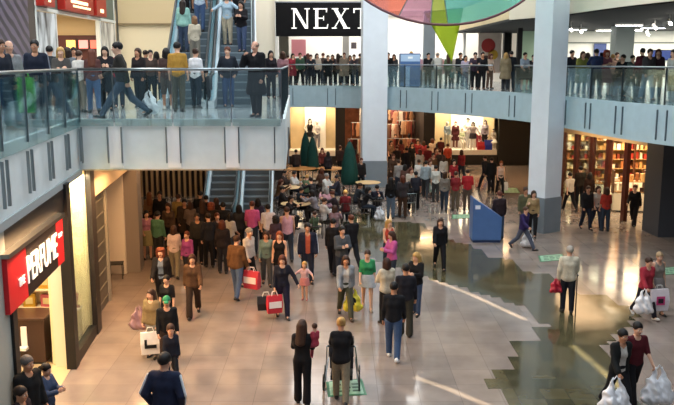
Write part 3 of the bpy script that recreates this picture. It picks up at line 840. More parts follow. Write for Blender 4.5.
# ================================================================ upper floor, back
Y2 = 49.0
M_BRIGHT = mat('#f5f1ea', .7)
struct('wall_upper', MB().box(-3.2, 12.0, Y2 + 5, Y2 + 5.2, UP, 9.4), M_BRIGHT)
struct('ceiling_shop', MB().box(-3.2, 12.0, Y2, Y2 + 5, 9.35, 9.5), M_BRIGHT)
struct('wall_upper', MB().box(-5.2, -3.65, Y2, Y2 + .4, UP, 12), mat('#ece4d2', .7))
struct('trim_17', MB().box(-3.7, -3.5, Y2 - .2, Y2 + .2, UP, 12), M_WHITE)
struct('wall_upper', MB().box(-5.2, 12, Y2 + .6, Y2 + .8, 9.5, 13), mat('#d8d2c8', .7))
for x0, x1, m in ((5.2, 5.9, M_GREY), (10.05, 10.5, M_DARK), (10.9, 11.1, M_DARK), (.35, .75, mat('#a5a29c', .6)), (7.6, 7.75, M_WHITE)):
    struct('trim_18', MB().box(x0, x1, Y2 + (0 if x0 > 2 else 2), Y2 + .5 + (0 if x0 > 2 else 2), UP, 9.4), m)
ns = empty('shop_sign', (-1.0, Y2 - .1, 8.85), 0, 'large black sign with white serif letters NEXT above the upper shop', 'sign')
MB().box(-2.65, 3.6, -.12, .12, -.97, .98).build('panel', mat('#050508', .6, 0, .2), ns, bevel=.02)
MB().box(-2.68, 3.63, -.14, .14, .98, 1.05).build('top_trim', M_STEEL, ns)
def serif(ch):
    q = MB(); y0, y1 = -.02, .0
    def quad(pts): q.add([(x, y0, z) for x, z in pts] + [(x, y1, z) for x, z in pts], [(0, 1, 2, 3), (7, 6, 5, 4), (0, 4, 5, 1), (1, 5, 6, 2), (2, 6, 7, 3), (3, 7, 4, 0)])
    r = lambda x0, x1, z0, z1: quad([(x0, z0), (x1, z0), (x1, z1), (x0, z1)])
    if ch == 'N':
        r(.1, .17, 0, 1); r(.77, .84, 0, 1); quad([(.68, 0), (.84, 0), (.26, 1), (.08, 1)]); r(0, .27, 0, .05); r(.0, .2, .95, 1); r(.67, .94, .95, 1); w = .94
    if ch == 'E':
        r(.1, .25, 0, 1); r(.0, .72, 0, .06); r(0, .7, .94, 1); r(.25, .52, .48, .54); r(.5, .54, .4, .62); quad([(.66, 0), (.72, 0), (.76, .22), (.71, .22)]); quad([(.64, .8), (.69, .8), (.7, 1), (.64, 1)]); w = .76
    if ch == 'X':
        quad([(.62, 0), (.82, 0), (.26, 1), (.06, 1)]); quad([(.08, 0), (.15, 0), (.76, 1), (.69, 1)]); r(0, .26, 0, .05); r(.58, .92, 0, .05); r(0, .34, .95, 1); r(.58, .86, .95, 1); w = .92
    if ch == 'T':
        r(.34, .49, 0, 1); r(0, .83, .94, 1); r(.22, .61, 0, .05); quad([(0, .76), (.05, .76), (.1, 1), (0, 1)]); quad([(.78, .76), (.83, .76), (.83, 1), (.73, 1)]); w = .83
    return q, w
x = -1.72
for ch in 'NEXT':
    q, w = serif(ch); S_ = 1.18
    o = q.build('letter', mat('#f6f4ef', .5, 0, .5, .5), ns); o.scale = (S_, 1, S_); o.location = (x, -.125, -.52); x += (w + .17) * S_
# pink poster, racks and low fittings in the NEXT window
def tagd(o, label, cat, group=None): return tag(o, label, cat, group)
tagd(MB().box(-2.85, -1.95, Y2 + 2.0, Y2 + 2.04, 6.7, 7.75).build('poster', mat('#e0909a', .6)), 'plain pink poster hanging in the NEXT shop window', 'poster')
tagd(MB().box(.9, 1.25, Y2 + 3.0, Y2 + 3.04, 7.2, 7.6).build('poster', mat('#50484c', .6)), 'small dark poster on the bright back wall beside the white column', 'poster')
ps = empty('poster', (9.25, Y2 + .3, 6.9), 0, 'poster with red and yellow discs left of the dark doorway', 'poster')
MB().box(-.7, .7, 0, .05, -1.2, 1.2).build('sheet', mat('#f0d9c8', .6), ps)
for (a, b, r, c) in ((-.1, .45, .42, '#c8403c'), (.2, -.1, .3, '#e0b040'), (-.2, -.5, .36, '#5a3a34')):
    MB().lathe([(r, -.005), (r, .005)], n=24).build('disc', mat(c, .6), ps).matrix_local = Matrix.Translation((a, -.012, b)) @ Matrix.Rotation(R(90), 4, 'X')
def garment_mesh():
    f = Field((-.3, -.1, -.95), (.3, .1, .05), .022)
    f.cone((-.06, 0, -.08), (-.1, 0, -.8), .09, .12, .05); f.cone((.06, 0, -.08), (.1, 0, -.8), .09, .12, .05)
    f.cone((-.08, 0, -.06), (-.24, 0, -.42), .06, .045, .03); f.cone((.08, 0, -.06), (.24, 0, -.42), .06, .045, .03)
    V, Q = f.mesh(); V[:, 1] *= .45
    return np_mesh('garment', V, Q)
GARM = garment_mesh()
def rack(loc, rz, L, n, cols, label, glabel, group, z=1.5):
    r = empty('clothes_rack', loc, rz, label, 'clothes rack')
    MB().tube([(-L / 2, 0, z), (L / 2, 0, z)], .018, 8).build('rail', M_STEEL, r)
    for s in (-1, 1):
        MB().tube([(s * L / 2, 0, 0), (s * L / 2, 0, z)], .018, 8).build('upright', M_STEEL, r)
        MB().tube([(s * L / 2, -.25, .02), (s * L / 2, .25, .02)], .018, 8).build('foot', M_STEEL, r)
    M = Matrix.Translation(loc) @ Matrix.Rotation(rz, 4, 'Z')
    for k in range(n):
        g = bpy.data.objects.new('garment', GARM); link(g)
        g.material_slots[0].link = 'OBJECT'; g.material_slots[0].material = cloth(random.choice(cols))
        g.location = M @ Vector((-L / 2 + L * (k + .5) / n, 0, z - .01)); g.rotation_euler = (0, 0, rz + R(random.choice((70, 40, 85, 10, 150))))
        tag(g, glabel, 'clothing', group)
WARM = ['#a04038', '#7a2a28', '#b86a4a', '#d8b090', '#d8d0c8', '#503028', '#a05860', '#c08860', '#f0e0d0', '#402020', '#c89078', '#8a6a58']
for i, (x, y, z) in enumerate(((1.35, 51.2, 1.5), (3.7, 51.0, 1.55), (4.6, 51.4, 1.5), (3.4, 53.2, 2.3), (4.6, 53.4, 2.5), (1.6, 53.2, 2.4), (3.9, 55.6, 3.3), (2.2, 55.6, 3.2), (4.6, 55.4, 3.0))):
    w = ('front left', 'front middle', 'front right', 'second row middle', 'second row right', 'second row left', 'rear middle', 'rear left', 'rear right')[i]
    rack((x, y, 0), 0, 1.3, 7, WARM, 'tall clothes rail, %s, in the crowded red clothes shop' % w, 'warm coloured garment hanging in the red clothes shop', 'garments in the red clothes shop', z)
PALE = ['#d8a0a0', '#e8e0e0', '#806058', '#303038', '#c05060', '#b0a8a0']
for i, (x, y) in enumerate(((-2.3, 50.6), (.0, 50.8), (2.9, 51.2), (6.8, 51))):
    rack((x, y, UP), 0, 1.7, 9, PALE, ('leftmost', 'second', 'third', 'rightmost')[i] + ' clothes rail in the bright upper shop window row', 'garment hanging in the bright upper back shop', 'garments in the upper back shop', 1.45)
# ================================================================ upper floor, right
struct('wall_upper_right', MB().box(11.3, 27.5, 46.5, 46.7, UP, 8.1), mat('#ece8dc', .7))
struct('trim_19', MB().box(11.3, 27.5, 46.4, 46.5, 7.42, 7.48), mat('#6d7068', .5))
struct('wall_upper_right', MB().box(10.4, 11.3, 46.4, 46.8, UP, 8.1), mat('#a8c0a4', .6))
struct('column', MB().box(13.6, 14.5, 39.8, 40.6, UP, 8.1), mat('#b9c3bd', .6))
struct('column', MB().box(9.3, 9.55, 42.0, 42.2, UP, 8.1), M_DARK)
def spotlight(x, Y, label):
    s = empty('spotlight', (X_at(x, Y, 8.0), Y, 8.1), 0, label, 'spotlight')
    MB().tube([(0, 0, 0), (0, 0, -.2)], .015, 6).build('stem', M_WHITE, s)
    MB().lathe([(.05, 0), (.075, .05), (.075, .2)], n=14).build('lamp_head', M_WHITE, s).matrix_local = Matrix.Translation((0, -.02, -.3)) @ Matrix.Rotation(R(-60), 4, 'X')
    MB().lathe([(.062, -.004), (.066, 0)], n=14).build('lens', mat('#fff6e8', .4, 0, .5, 25), s).matrix_local = Matrix.Translation((0, -.1, -.345)) @ Matrix.Rotation(R(75), 4, 'X')
for i, (x, Y) in enumerate(((571, 36), (581, 38), (655, 34), (670, 30), (648, 42))):
    spotlight(x, Y, ('white ceiling spotlight nearest the right column', 'second white ceiling spotlight from the right column', 'white ceiling spotlight right of the grey pillar', 'white ceiling spotlight at the right picture edge', 'far small ceiling spotlight behind the grey pillar')[i])
def tube_light(x, Y, L, label):
    s = empty('ceiling_light', (X_at(x, Y, 8.0), Y, 8.1), 0, label, 'ceiling light')
    MB().box(-L / 2, L / 2, -.12, .12, -.1, 0).build('housing', M_WHITE, s)
    MB().box(-L / 2 + .03, L / 2 - .03, -.1, .1, -.115, -.1).build('diffuser', mat('#f2f6ff', .5, 0, .5, 9), s)
for i, (x, Y) in enumerate(((629, 37), (631, 43), (653, 40), (575, 42), (608, 43.5))):
    tube_light(x, Y, 1.2, ('nearest flat ceiling light right of the grey pillar', 'far flat ceiling light behind the grey pillar', 'flat ceiling light towards the right edge', 'flat ceiling light behind the right column', 'flat ceiling light left of the grey pillar')[i])
tv = empty('screen', (X_at(668, 45.8, 6.7), 46.3, 6.75), 0, 'dark blue screen on the pale upper right wall', 'screen')
MB().box(-.75, .75, 0, .1, -.3, .3).build('frame', M_BLACK, tv); MB().box(-.7, .7, -.01, 0, -.26, .26).build('panel', mat('#26366a', .3), tv)
for i, (x, c) in enumerate(((600, '#3d4a7a'), (606, '#2c2c34'))):
    tagd(MB().box(-.35, .35, 0, .04, -.4, .4).build('poster', mat(c, .6), loc=(X_at(x, 46.3, 6.9), 46.3, 7.0 - i * .5)), ('blue', 'dark')[i] + ' poster on the pale wall left of the grey pillar', 'poster')
for i, x in enumerate((590, 640)):
    rack((X_at(x, 44, UP + .8), 44, UP), 0, 2.2, 9, ['#d0d4c8', '#9aa090', '#384048', '#c8b8a0'], ('left', 'right')[i] + ' clothes rail before the pale upper right wall', 'garment hanging on the upper right shop rails', 'garments in the upper right shop', 1.45)
# ================================================================ upper floor, left
XL = -9.5
def ly(x): return 9.5 * F_PX / (CX - x)              # rough distance along the facade for an image column
def lw(name, y0, y1, z0, z1, m, w=.15, o=0): return struct(name, MB().box(XL + o - w / 2, XL + o + w / 2, y0, y1, z0, z1), m)
lw('wall_upper_left', 15, 25.6, UP, 10.5, mat('#4a3f38', .6))
lw('trim_20', 25.6, 34.8, 8.0, 8.1, mat('#d5d8d4', .4), .2)
lw('wall_upper_left', 25.6, 34.8, 8.1, 10.5, mat('#59665e', .5))
for y in (25.6, 27.4, 32.5, 34.6): lw('trim_21', y, y + .12, UP, 10.5 if y in (25.6, 34.6) else 8.05, mat('#d5d8d4', .4), .18)
struct('wall_shop', MB().box(-14.5, -14.3, 24, 36, UP, 8.6), mat('#cdb48c', .7))
struct('wall_shop', MB().box(-14.4, -9.5, 35.0, 35.2, UP, 8.6), mat('#cdb48c', .7))
struct('wall_shop', MB().box(-14.4, -9.5, 24.6, 24.8, UP, 8.6), mat('#cdb48c', .7))
struct('ceiling_shop', MB().box(-14.4, -9.6, 24.8, 35, 8.3, 8.4), mat('#cdb894', .7))
struct('wall_upper_left', MB().box(-9.5, -5.0, 35.6, 35.8, UP, 8.0), mat('#e8d8b6', .7))
struct('wall_upper_left', MB().box(-9.5, -5.0, 35.55, 35.8, 8.0, 12), mat('#cdb992', .7))
struct('trim_22', MB().box(-9.5, -5.0, 35.45, 35.6, 7.96, 8.03), mat('#8a7656', .6))
def poster_mat(name, c0, c1, kind):
    m = bpy.data.materials.new(name); m.use_nodes = True; nt = m.node_tree; b = nt.nodes['Principled BSDF']; b.inputs['Roughness'].default_value = .35
    tc = nt.nodes.new('ShaderNodeTexCoord'); mp = nt.nodes.new('ShaderNodeMapping'); rp_ = nt.nodes.new('ShaderNodeValToRGB')
    nt.links.new(tc.outputs['Object'], mp.inputs['Vector'])
    if kind == 'twist':
        t = nt.nodes.new('ShaderNodeTexWave'); t.inputs['Scale'].default_value = .9; t.inputs['Distortion'].default_value = 2.0; mp.inputs['Rotation'].default_value = (R(35), 0, 0)
        t.bands_direction = 'Z'
    else:
        t = nt.nodes.new('ShaderNodeTexNoise'); t.inputs['Scale'].default_value = 1.0; t.inputs['Detail'].default_value = 5; mp.inputs['Scale'].default_value = (1, 2.6, .7)
    nt.links.new(mp.outputs[0], t.inputs['Vector']); nt.links.new(t.outputs['Fac'], rp_.inputs[0]); nt.links.new(rp_.outputs[0], b.inputs['Base Color'])
    rp_.color_ramp.elements[0].position = .38; rp_.color_ramp.elements[1].position = .62
    rp_.color_ramp.elements[0].color = lin(c0); rp_.color_ramp.elements[1].color = lin(c1)
    return m
tagd(MB().box(0, .05, -1.3, 1.3, -2.3, 2.3).build('poster', poster_mat('twist', '#2a2434', '#5d5468', 'twist'), loc=(XL + .08, 23.6, 7.5)), 'tall dark purple poster with twisted pattern on the brown wall', 'poster')
tagd(MB().box(0, .05, -.78, .78, -1.4, 1.35).build('poster', poster_mat('mono', '#1c1e22', '#d4d8dc', 'mono'), loc=(XL + .08, 26.52, 6.6)), 'black and white photograph panel left of the upper shop entrance', 'poster')
tagd(MB().box(0, .05, -.9, .9, -1.4, 1.35).build('poster', poster_mat('mono2', '#6b6258', '#e2dcd2', 'mono'), loc=(XL + .08, 33.55, 6.6)), 'pale photograph panel right of the upper shop entrance', 'poster')
def red_sign(y0, y1, z0, z1, label, marks):
    s = empty('shop_sign', (XL + .25, (y0 + y1) / 2, z0), 0, label, 'sign'); L = (y1 - y0) / 2
    MB().box(-.18, .1, -L, L, 0, z1 - z0).build('box', mat('#9c1f14', .4), s, bevel=.02)
    mb = MB(); h = z1 - z0
    for (a, b, c, d) in marks: mb.box(.1, .125, a * L, b * L, c * h, d * h)
    mb.build('lettering', mat('#f6dfae', .5, 0, .5, 1.2), s)
red_sign(25.7, 26.7, 8.12, 9.5, 'small square red sign box left over the upper shop', [(-.22, .12, .1, .22)])
red_sign(27.7, 30.9, 8.12, 9.5, 'long red sign box with pale lettering over the upper shop entrance', [(-.62 + k * .15, -.62 + k * .15 + .1, .2, .28) for k in range(8)] + [(-.5 + k * .14, -.5 + k * .14 + .09, .1, .155) for k in range(9)])
red_sign(31.3, 32.6, 8.12, 9.5, 'small square red sign box right over the upper shop', [(-.3, .3, .1, .2)])
for i, (x, c) in enumerate(((71, '#f0c060'), (83.5, '#f0807a'), (95, '#e05a4a'))):
    s = empty('light_box', (X_at(x, 34.7, 7.1), 34.75, 7.12), 0, ('yellow', 'pale pink', 'red')[i] + ' lit picture box inside the upper left shop', 'light box')
    MB().box(-.25, .25, -.06, .06, -.24, .24).build('frame', mat('#3c1410', .5), s); MB().box(-.19, .19, -.075, -.06, -.17, .17).build('picture', mat(c, .5, 0, .5, 1.5), s)
struct('wall_shop', MB().box(-12.6, -9.6, 34.85, 35.0, UP, 7.5), mat('#4d1c16', .6))
for i in range(5):
    dl = MB().lathe([(.09, -.02), (.1, 0)], n=16).build('downlight', mat('#fff0d0', .5, 0, .5, 14), loc=(-11.2 + i * .05, 26.8 + i * 1.6, 8.3))
    tag(dl, 'round ceiling downlight in the upper left shop', 'downlight', 'downlights of the upper left shop')
# ================================================================ escalators
M_ESC = glass_mat('escalator_glass', '#b4d4dc', .35, .08)
def escalator(cx, Y0, z0, rise, tilt, label, w=1.0):
    """foot of the flight at (cx, Y0, z0), climbing away along +Y turned by tilt"""
    t = empty('escalator', (cx, Y0, z0), tilt, label, 'escalator')
    run = rise / math.tan(R(30)); k30 = math.tan(R(30)); n = int(run / .4)
    mb = MB(); mb.box(-w / 2, w / 2, -1.2, .2, -.02, .02)
    for i in range(n): mb.box(-w / 2, w / 2, .2 + i * .4, .2 + (i + 1) * .4 + .02, i * .4 * k30 - .18, (i + 1) * .4 * k30)
    st = mb.build('steps', mat('#5f6c75', .45, .4), t)
    m2 = MB()
    for i in range(n): m2.box(-w / 2, w / 2, .2 + i * .4 - .004, .2 + i * .4 + .012, (i + 1) * .4 * k30 - .035, (i + 1) * .4 * k30 + .003)
    m2.build('step_edging', mat('#8d9aa3', .4, .4), st)
    ru = MB()
    prof = [(-.0, -.45), (run + .6, run * k30 - .45 + .3), (run + .6, run * k30 - .3), (run, run * k30 - .25), (.2, -.25)]
    ru.add([(x, y, z) for x in (-w / 2 - .19, w / 2 + .19) for y, z in [(-1.2, -.02), (.1, -.02), (run, run * k30 - .3), (run, run * k30 - .9), (.9, -.02 if z0 < 1 else -.4)]],
           [(0, 1, 2, 3, 4), (9, 8, 7, 6, 5), (0, 5, 6, 1), (1, 6, 7, 2), (2, 7, 8, 3), (3, 8, 9, 4), (4, 9, 5, 0)])
    ru.build('truss', mat('#6f7c84', .4, .4), t)
    for s in (-1, 1):
        x0, x1 = s * (w / 2 + .02), s * (w / 2 + .19); a, b = min(x0, x1), max(x0, x1)
        sk = MB(); sk.add([(x, y, z) for x in (a, b) for y, z in [(-1.2, 0), (.3, 0), (run, (run - .3) * k30), (run, (run - .3) * k30 + .34), (.1, .26), (-1.2, .2)]],
                          [(0, 5, 4, 3, 2, 1), (6, 7, 8, 9, 10, 11)] + [(i, (i + 1) % 6, 6 + (i + 1) % 6, 6 + i) for i in range(6)])
        sk.build('skirt_panel', mat('#cfd9de', .35, .1), t)
        xm = s * (w / 2 + .11)
        top = [(-1.0, .55)] + [(-1.0 - .22 * math.sin(q), .72 - .2 * math.cos(q)) for q in (R(40), R(90), R(140))] + [(-.95, .93), (.2, .95), (run, (run - .2) * k30 + .97)]
        gl = MB(); pts = [(-1.0, .2)] + [(-1.18, .6), (-1.1, .85), (-.95, .9), (.2, .92), (run, (run - .2) * k30 + .94), (run, (run - .3) * k30 + .3), (.1, .2)]
        n8 = len(pts); gl.add([(x, y, z) for x in (xm - .008, xm + .008) for y, z in pts], [tuple(range(n8)), tuple(range(2 * n8 - 1, n8 - 1, -1))] + [(i, n8 + i, n8 + (i + 1) % n8, (i + 1) % n8) for i in range(n8)])
        gl.build('glass_side', M_ESC, t)
        MB().tube([(xm, y, z) for y, z in top], .045, 8).build('handrail', mat('#20262a', .5), t, smooth=True)
    return t
TL = R(5.5)
E_L = escalator(-4.55, 24.2, UP, 4.6, TL, 'upper left escalator carrying people away from the balcony')
E_R = escalator(-3.1, 24.2, UP, 4.6, TL, 'upper right escalator with people riding down to the balcony')
escalator(-4.66, 31.0, 0, 5.0, R(3), 'left lower escalator in shadow under the balcony')
escalator(-3.25, 31.0, 0, 5.0, R(3), 'right lower escalator behind the man in pink shirt')
# ================================================================ blue information kiosks
def kiosk(x0, x1, Y, z, hl, hr, dep, label):
    a = X_at(x0, Y, z + .5); b = X_at(x1, Y, z + .5); w = b - a
    t = empty('information_kiosk', ((a + b) / 2, Y + dep / 2, z), 0, label, 'kiosk')
    bl = mat('#46689c', .4, 0, .5, 0, .06, 3)
    v = [(x, y, q) for y in (-dep / 2, dep / 2) for x, q in ((-w / 2, .08), (w / 2, .08), (w / 2, hr), (-w / 2, hl))]
    MB().add(v, [(0, 1, 2, 3), (7, 6, 5, 4), (0, 4, 5, 1), (1, 5, 6, 2), (2, 6, 7, 3), (3, 7, 4, 0)]).build('body', bl, t, bevel=.015)
    MB().box(-w / 2 + .03, w / 2 - .03, -dep / 2 + .03, dep / 2 - .03, 0, .08).build('plinth', mat('#1c2f58', .5), t)
    return t, w, dep
t, w, dep = kiosk(472.5, 501.5, 28.0, 0, 1.62, .92, .7, 'blue sloping topped information kiosk standing on the ground floor')
MB().box(-w / 2 + .08, -w / 2 + .26, -dep / 2 - .008, -dep / 2, 1.22, 1.36).build('badge', mat('#dfe6f2', .5), t)
t, w, dep = kiosk(400, 420, 41.0, UP, 1.72, 1.72, .8, 'blue upright information kiosk behind the upper glass balustrade')
MB().box(-w / 2 + .02, w / 2 - .02, -dep / 2 - .01, -dep / 2, 1.32, 1.66).build('header', mat('#a8c0dc', .5), t)
MB().box(-.12, .12, -dep / 2 - .016, -dep / 2 - .01, 1.46, 1.56).build('badge', mat('#f0f2f6', .5), t)
# ================================================================ green floor mats
def mat_on_floor(pts, label, marks=True):
    q = [P(*p) for p in pts]; c = sum(q, Vector()) / 4
    t = empty('floor_sticker', (c.x, c.y, 0), 0, label, 'floor sticker')
    def quad(name, s0, s1, z, m):
        mb = MB(); vs = [c + (p - c) * s0 for p in q]; mb.prism([(p.x - c.x, p.y - c.y) for p in vs], z, z + .003); return mb.build(name, m, t)
    quad('border', 1.0, 0, .004, mat('#1f6a44', .4)); quad('centre', .86, 0, .008, mat('#8fb79a', .4, 0, .5, 0, .3, 6))
    if marks:
        mb = MB(); ux = (q[1] - q[0]); uy = (q[3] - q[0])
        for k in range(3):
            for j in range(3):
                p = q[0] + ux * (.18 + .24 * j) + uy * (.24 + .22 * k) - c
                e = ux * (.16 if (j + k) % 2 else .2); g = uy * .1
                mb.prism([(p.x, p.y), (p.x + e.x, p.y + e.y), (p.x + e.x + g.x, p.y + e.y + g.y), (p.x + g.x, p.y + g.y)], .0112, .013)
        mb.build('print', mat('#2a5a3c', .4), t)
mat_on_floor([(328, 397), (367, 395), (362, 379), (326, 382)], 'green bordered floor sticker under the pushchair')
mat_on_floor([(540, 262), (566, 260), (562, 254), (538, 256)], 'green floor sticker near the couple beside the right column')
mat_on_floor([(664, 275), (680, 274), (676, 267), (662, 268)], 'green floor sticker at the right edge behind the shoppers')
mat_on_floor([(503, 193), (520, 193), (517, 188), (502, 188)], 'distant green floor sticker beyond the woman in white top')
mat_on_floor([(452, 219), (472, 218), (470, 214), (452, 215)], 'green floor sticker in front of the couple in red tops')
# ================================================================ cafe tables, chairs, parasols
def cafe_table(loc, r, top, label):
    t = empty('cafe_table', loc, 0, label, 'table')
    MB().lathe([(r * .96, .715), (r, .725), (r, .74), (r * .97, .75)], n=28).build('tabletop', top, t)
    MB().lathe([(.035, .03), (.03, .1), (.03, .7), (.06, .715)], n=12).build('pedestal', M_STEEL, t)
    MB().lathe([(.26, 0), (.25, .02), (.05, .04)], n=20).build('base', M_DSTEEL, t)
m_tw = mat('#c98a4a', .4, 0, .5, 0, .08, 5); m_tb = mat('#d2ad78', .4)
TAB = [((296, 203), .62, 'round pale wood cafe table nearest the pink sleeveless man'), ((288.5, 187), .55, 'round pale wood cafe table second from the front near the escalator'),
       ((302, 168), .8, 'large orange wood table under the left parasols'), ((330, 168), .7, 'orange wood table between the green parasols'),
       ((368, 182), .6, 'beige round table by the foot of the white column'), ((378, 199), .5, 'dark cafe table among the seated group below the column'), ((399, 198), .45, 'dark cafe table beside the woman in black and white')]
TP = []
for (px, r, lb) in TAB:
    p = P(px[0], px[1], .75); TP.append(p); cafe_table((p.x, p.y, 0), r, m_tw if 'orange' in lb else (mat('#3a2c24', .4) if 'dark' in lb else m_tb), lb)
def parasol(x, ytop, Y, label, fat=1.0):
    a = PITCH + math.atan((ytop - CY) / F_PX); z = CAM_H - Y * math.tan(a)
    t = empty('parasol', (X_at(x, Y, 1.5), Y, 0), 0, label, 'parasol')
    gm = mat('#0d3a33', .8, 0, .3, 0, .15, 6)
    MB().tube([(0, 0, 0), (0, 0, z)], .025, 8).build('pole', M_DSTEEL, t)
    MB().lathe([(.3, 0), (.3, .05), (.05, .09)], n=20).build('base', M_DSTEEL, t)
    vs = []; n = 32; prof = [(.24, .5), (.29, .7), (.28, 1.1), (.24, 1.6), (.16, z - .4), (.05, z - .04)]; prof = [(r * fat, h) for r, h in prof]
    for r, h in prof:
        for k in range(n): vs.append(((r * (1 + .16 * (k % 4 - 1.5) / 1.5 * (1 if k % 2 else -1))) * math.cos(k * 2 * math.pi / n), r * math.sin(k * 2 * math.pi / n) * .85, h))
    fs = [(i * n + k, i * n + (k + 1) % n, (i + 1) * n + (k + 1) % n, (i + 1) * n + k) for i in range(len(prof) - 1) for k in range(n)] + [tuple(range(n))[::-1], tuple(range((len(prof) - 1) * n, len(prof) * n))]
    MB().add(vs, fs).build('folded_canopy', gm, t, smooth=True)
    MB().lathe([(.035, z - .04), (.04, z), (.01, z + .08)], n=10).build('finial', M_DSTEEL, t)
parasol(305.5, 132, 44.5, 'slim closed dark green parasol left of the shop window display')
parasol(312.5, 136, 43.4, 'closed dark green parasol before the white window display')
parasol(349.5, 141, 38.5, 'tall closed dark green parasol left of the white column', 1.25)
# ================================================================ hanging coloured canopy in the atrium
def canopy():
    Yc, Rr = 27.0, 3.9
    ctr = Vector((X_at(441, Yc, 11), Yc, 10.95))
    t = empty('hanging_canopy', ctr, 0, 'big round translucent canopy in pink, lime and teal hanging in the atrium', 'canopy')
    tilt = Matrix.Rotation(R(62), 4, 'X')
    def tr(name, c, a=.24):
        m = bpy.data.materials.new(name); m.use_nodes = True; nt = m.node_tree; nt.nodes.clear()
        o = nt.nodes.new('ShaderNodeOutputMaterial'); mx = nt.nodes.new('ShaderNodeMixShader'); mx2 = nt.nodes.new('ShaderNodeMixShader')
        tp = nt.nodes.new('ShaderNodeBsdfTransparent'); df = nt.nodes.new('ShaderNodeBsdfTranslucent'); d2 = nt.nodes.new('ShaderNodeBsdfDiffuse')
        lc = lin(c); tp.inputs['Color'].default_value = tuple(min(1, v ** .45) for v in lc[:3]) + (1,)
        df.inputs['Color'].default_value = lc; d2.inputs['Color'].default_value = lc
        mx2.inputs[0].default_value = .5; mx.inputs[0].default_value = a
        nt.links.new(df.outputs[0], mx2.inputs[1]); nt.links.new(d2.outputs[0], mx2.inputs[2]); nt.links.new(tp.outputs[0], mx.inputs[1]); nt.links.new(mx2.outputs[0], mx.inputs[2]); nt.links.new(mx.outputs[0], o.inputs[0])
        return m
    def dome(r, a): return Vector((r * math.cos(a), r * math.sin(a), -.75 * (1 - (r / Rr) ** 2)))
    # angle runs so that -90 deg is the lower rim; sectors left to right
    sect = [(-178, -112, '#f0907c'), (-112, -97, '#d0a0b4'), (-97, -89, '#c0cc70'), (-89, -50, '#8cd4cc'), (-50, -4, '#50c0c8'), (-4, 60, '#58b88c'), (60, 120, '#d8c850'), (120, 182, '#d85a7c')]
    for i, (a0, a1, c) in enumerate(sect):
        mb = MB(); nr, na = 8, 10; vs = []
        for sgn in (0, .012):
            for ir in range(nr + 1):
                for ia in range(na + 1):
                    v = dome(Rr * max(ir, .02) / nr, R(a0 + (a1 - a0) * ia / na)); vs.append((v.x, v.y, v.z + sgn))
        W = na + 1; N = (nr + 1) * W
        fs = []
        for ir in range(nr):
            for ia in range(na):
                q = (ir * W + ia, ir * W + ia + 1, (ir + 1) * W + ia + 1, (ir + 1) * W + ia); fs += [q[::-1], tuple(N + v for v in q)]
        o = mb.add(vs, fs).build('coloured_panel', tr('film_%d' % i, c), t, smooth=True); o.matrix_local = tilt
    rim = MB().tube([dome(Rr, R(a)) for a in range(0, 361, 6)], .04, 8).build('rim', mat('#5a2a34', .5), t); rim.matrix_local = tilt
    for (a0, a1, c) in sect:
        s = MB().tube([dome(Rr * k / 6, R(a0)) for k in range(7)], .018, 6).build('seam', mat('#2c4a4a', .5), t); s.matrix_local = tilt
    for a in (30, 90, 150):
        v = tilt @ dome(Rr, R(a)); MB().tube([v, (v.x * .9, v.y, 14.2 - ctr.z)], .012, 5).build('cable', M_STEEL, t)
    # lime cone below
    Yn = 26.2; zt = 8.0; xa = X_at(444, Yn, zt); tip = Vector((X_at(452, Yn, 6.4), Yn, 6.38))
    k = empty('hanging_cone', (xa, Yn, zt), 0, 'lime green translucent cone hanging below the coloured canopy', 'canopy')
    vs = [(.62 * math.cos(R(a)), .62 * math.sin(R(a)) * .6, .08 * math.cos(R(a))) for a in range(0, 360, 15)] + [tuple(tip - Vector((xa, Yn, zt)))]
    MB().add(vs, [(i, 24, (i + 1) % 24) for i in range(24)]).build('film', tr('lime', '#9fb838', .45), k, smooth=False)
    MB().tube([vs[i] for i in list(range(24)) + [0]], .014, 6).build('rim', mat('#4a6a2a', .5), k)
    MB().tube([(0, 0, .0), (0, 0, 14.2 - zt)], .008, 5).build('cable', M_STEEL, k)
canopy()
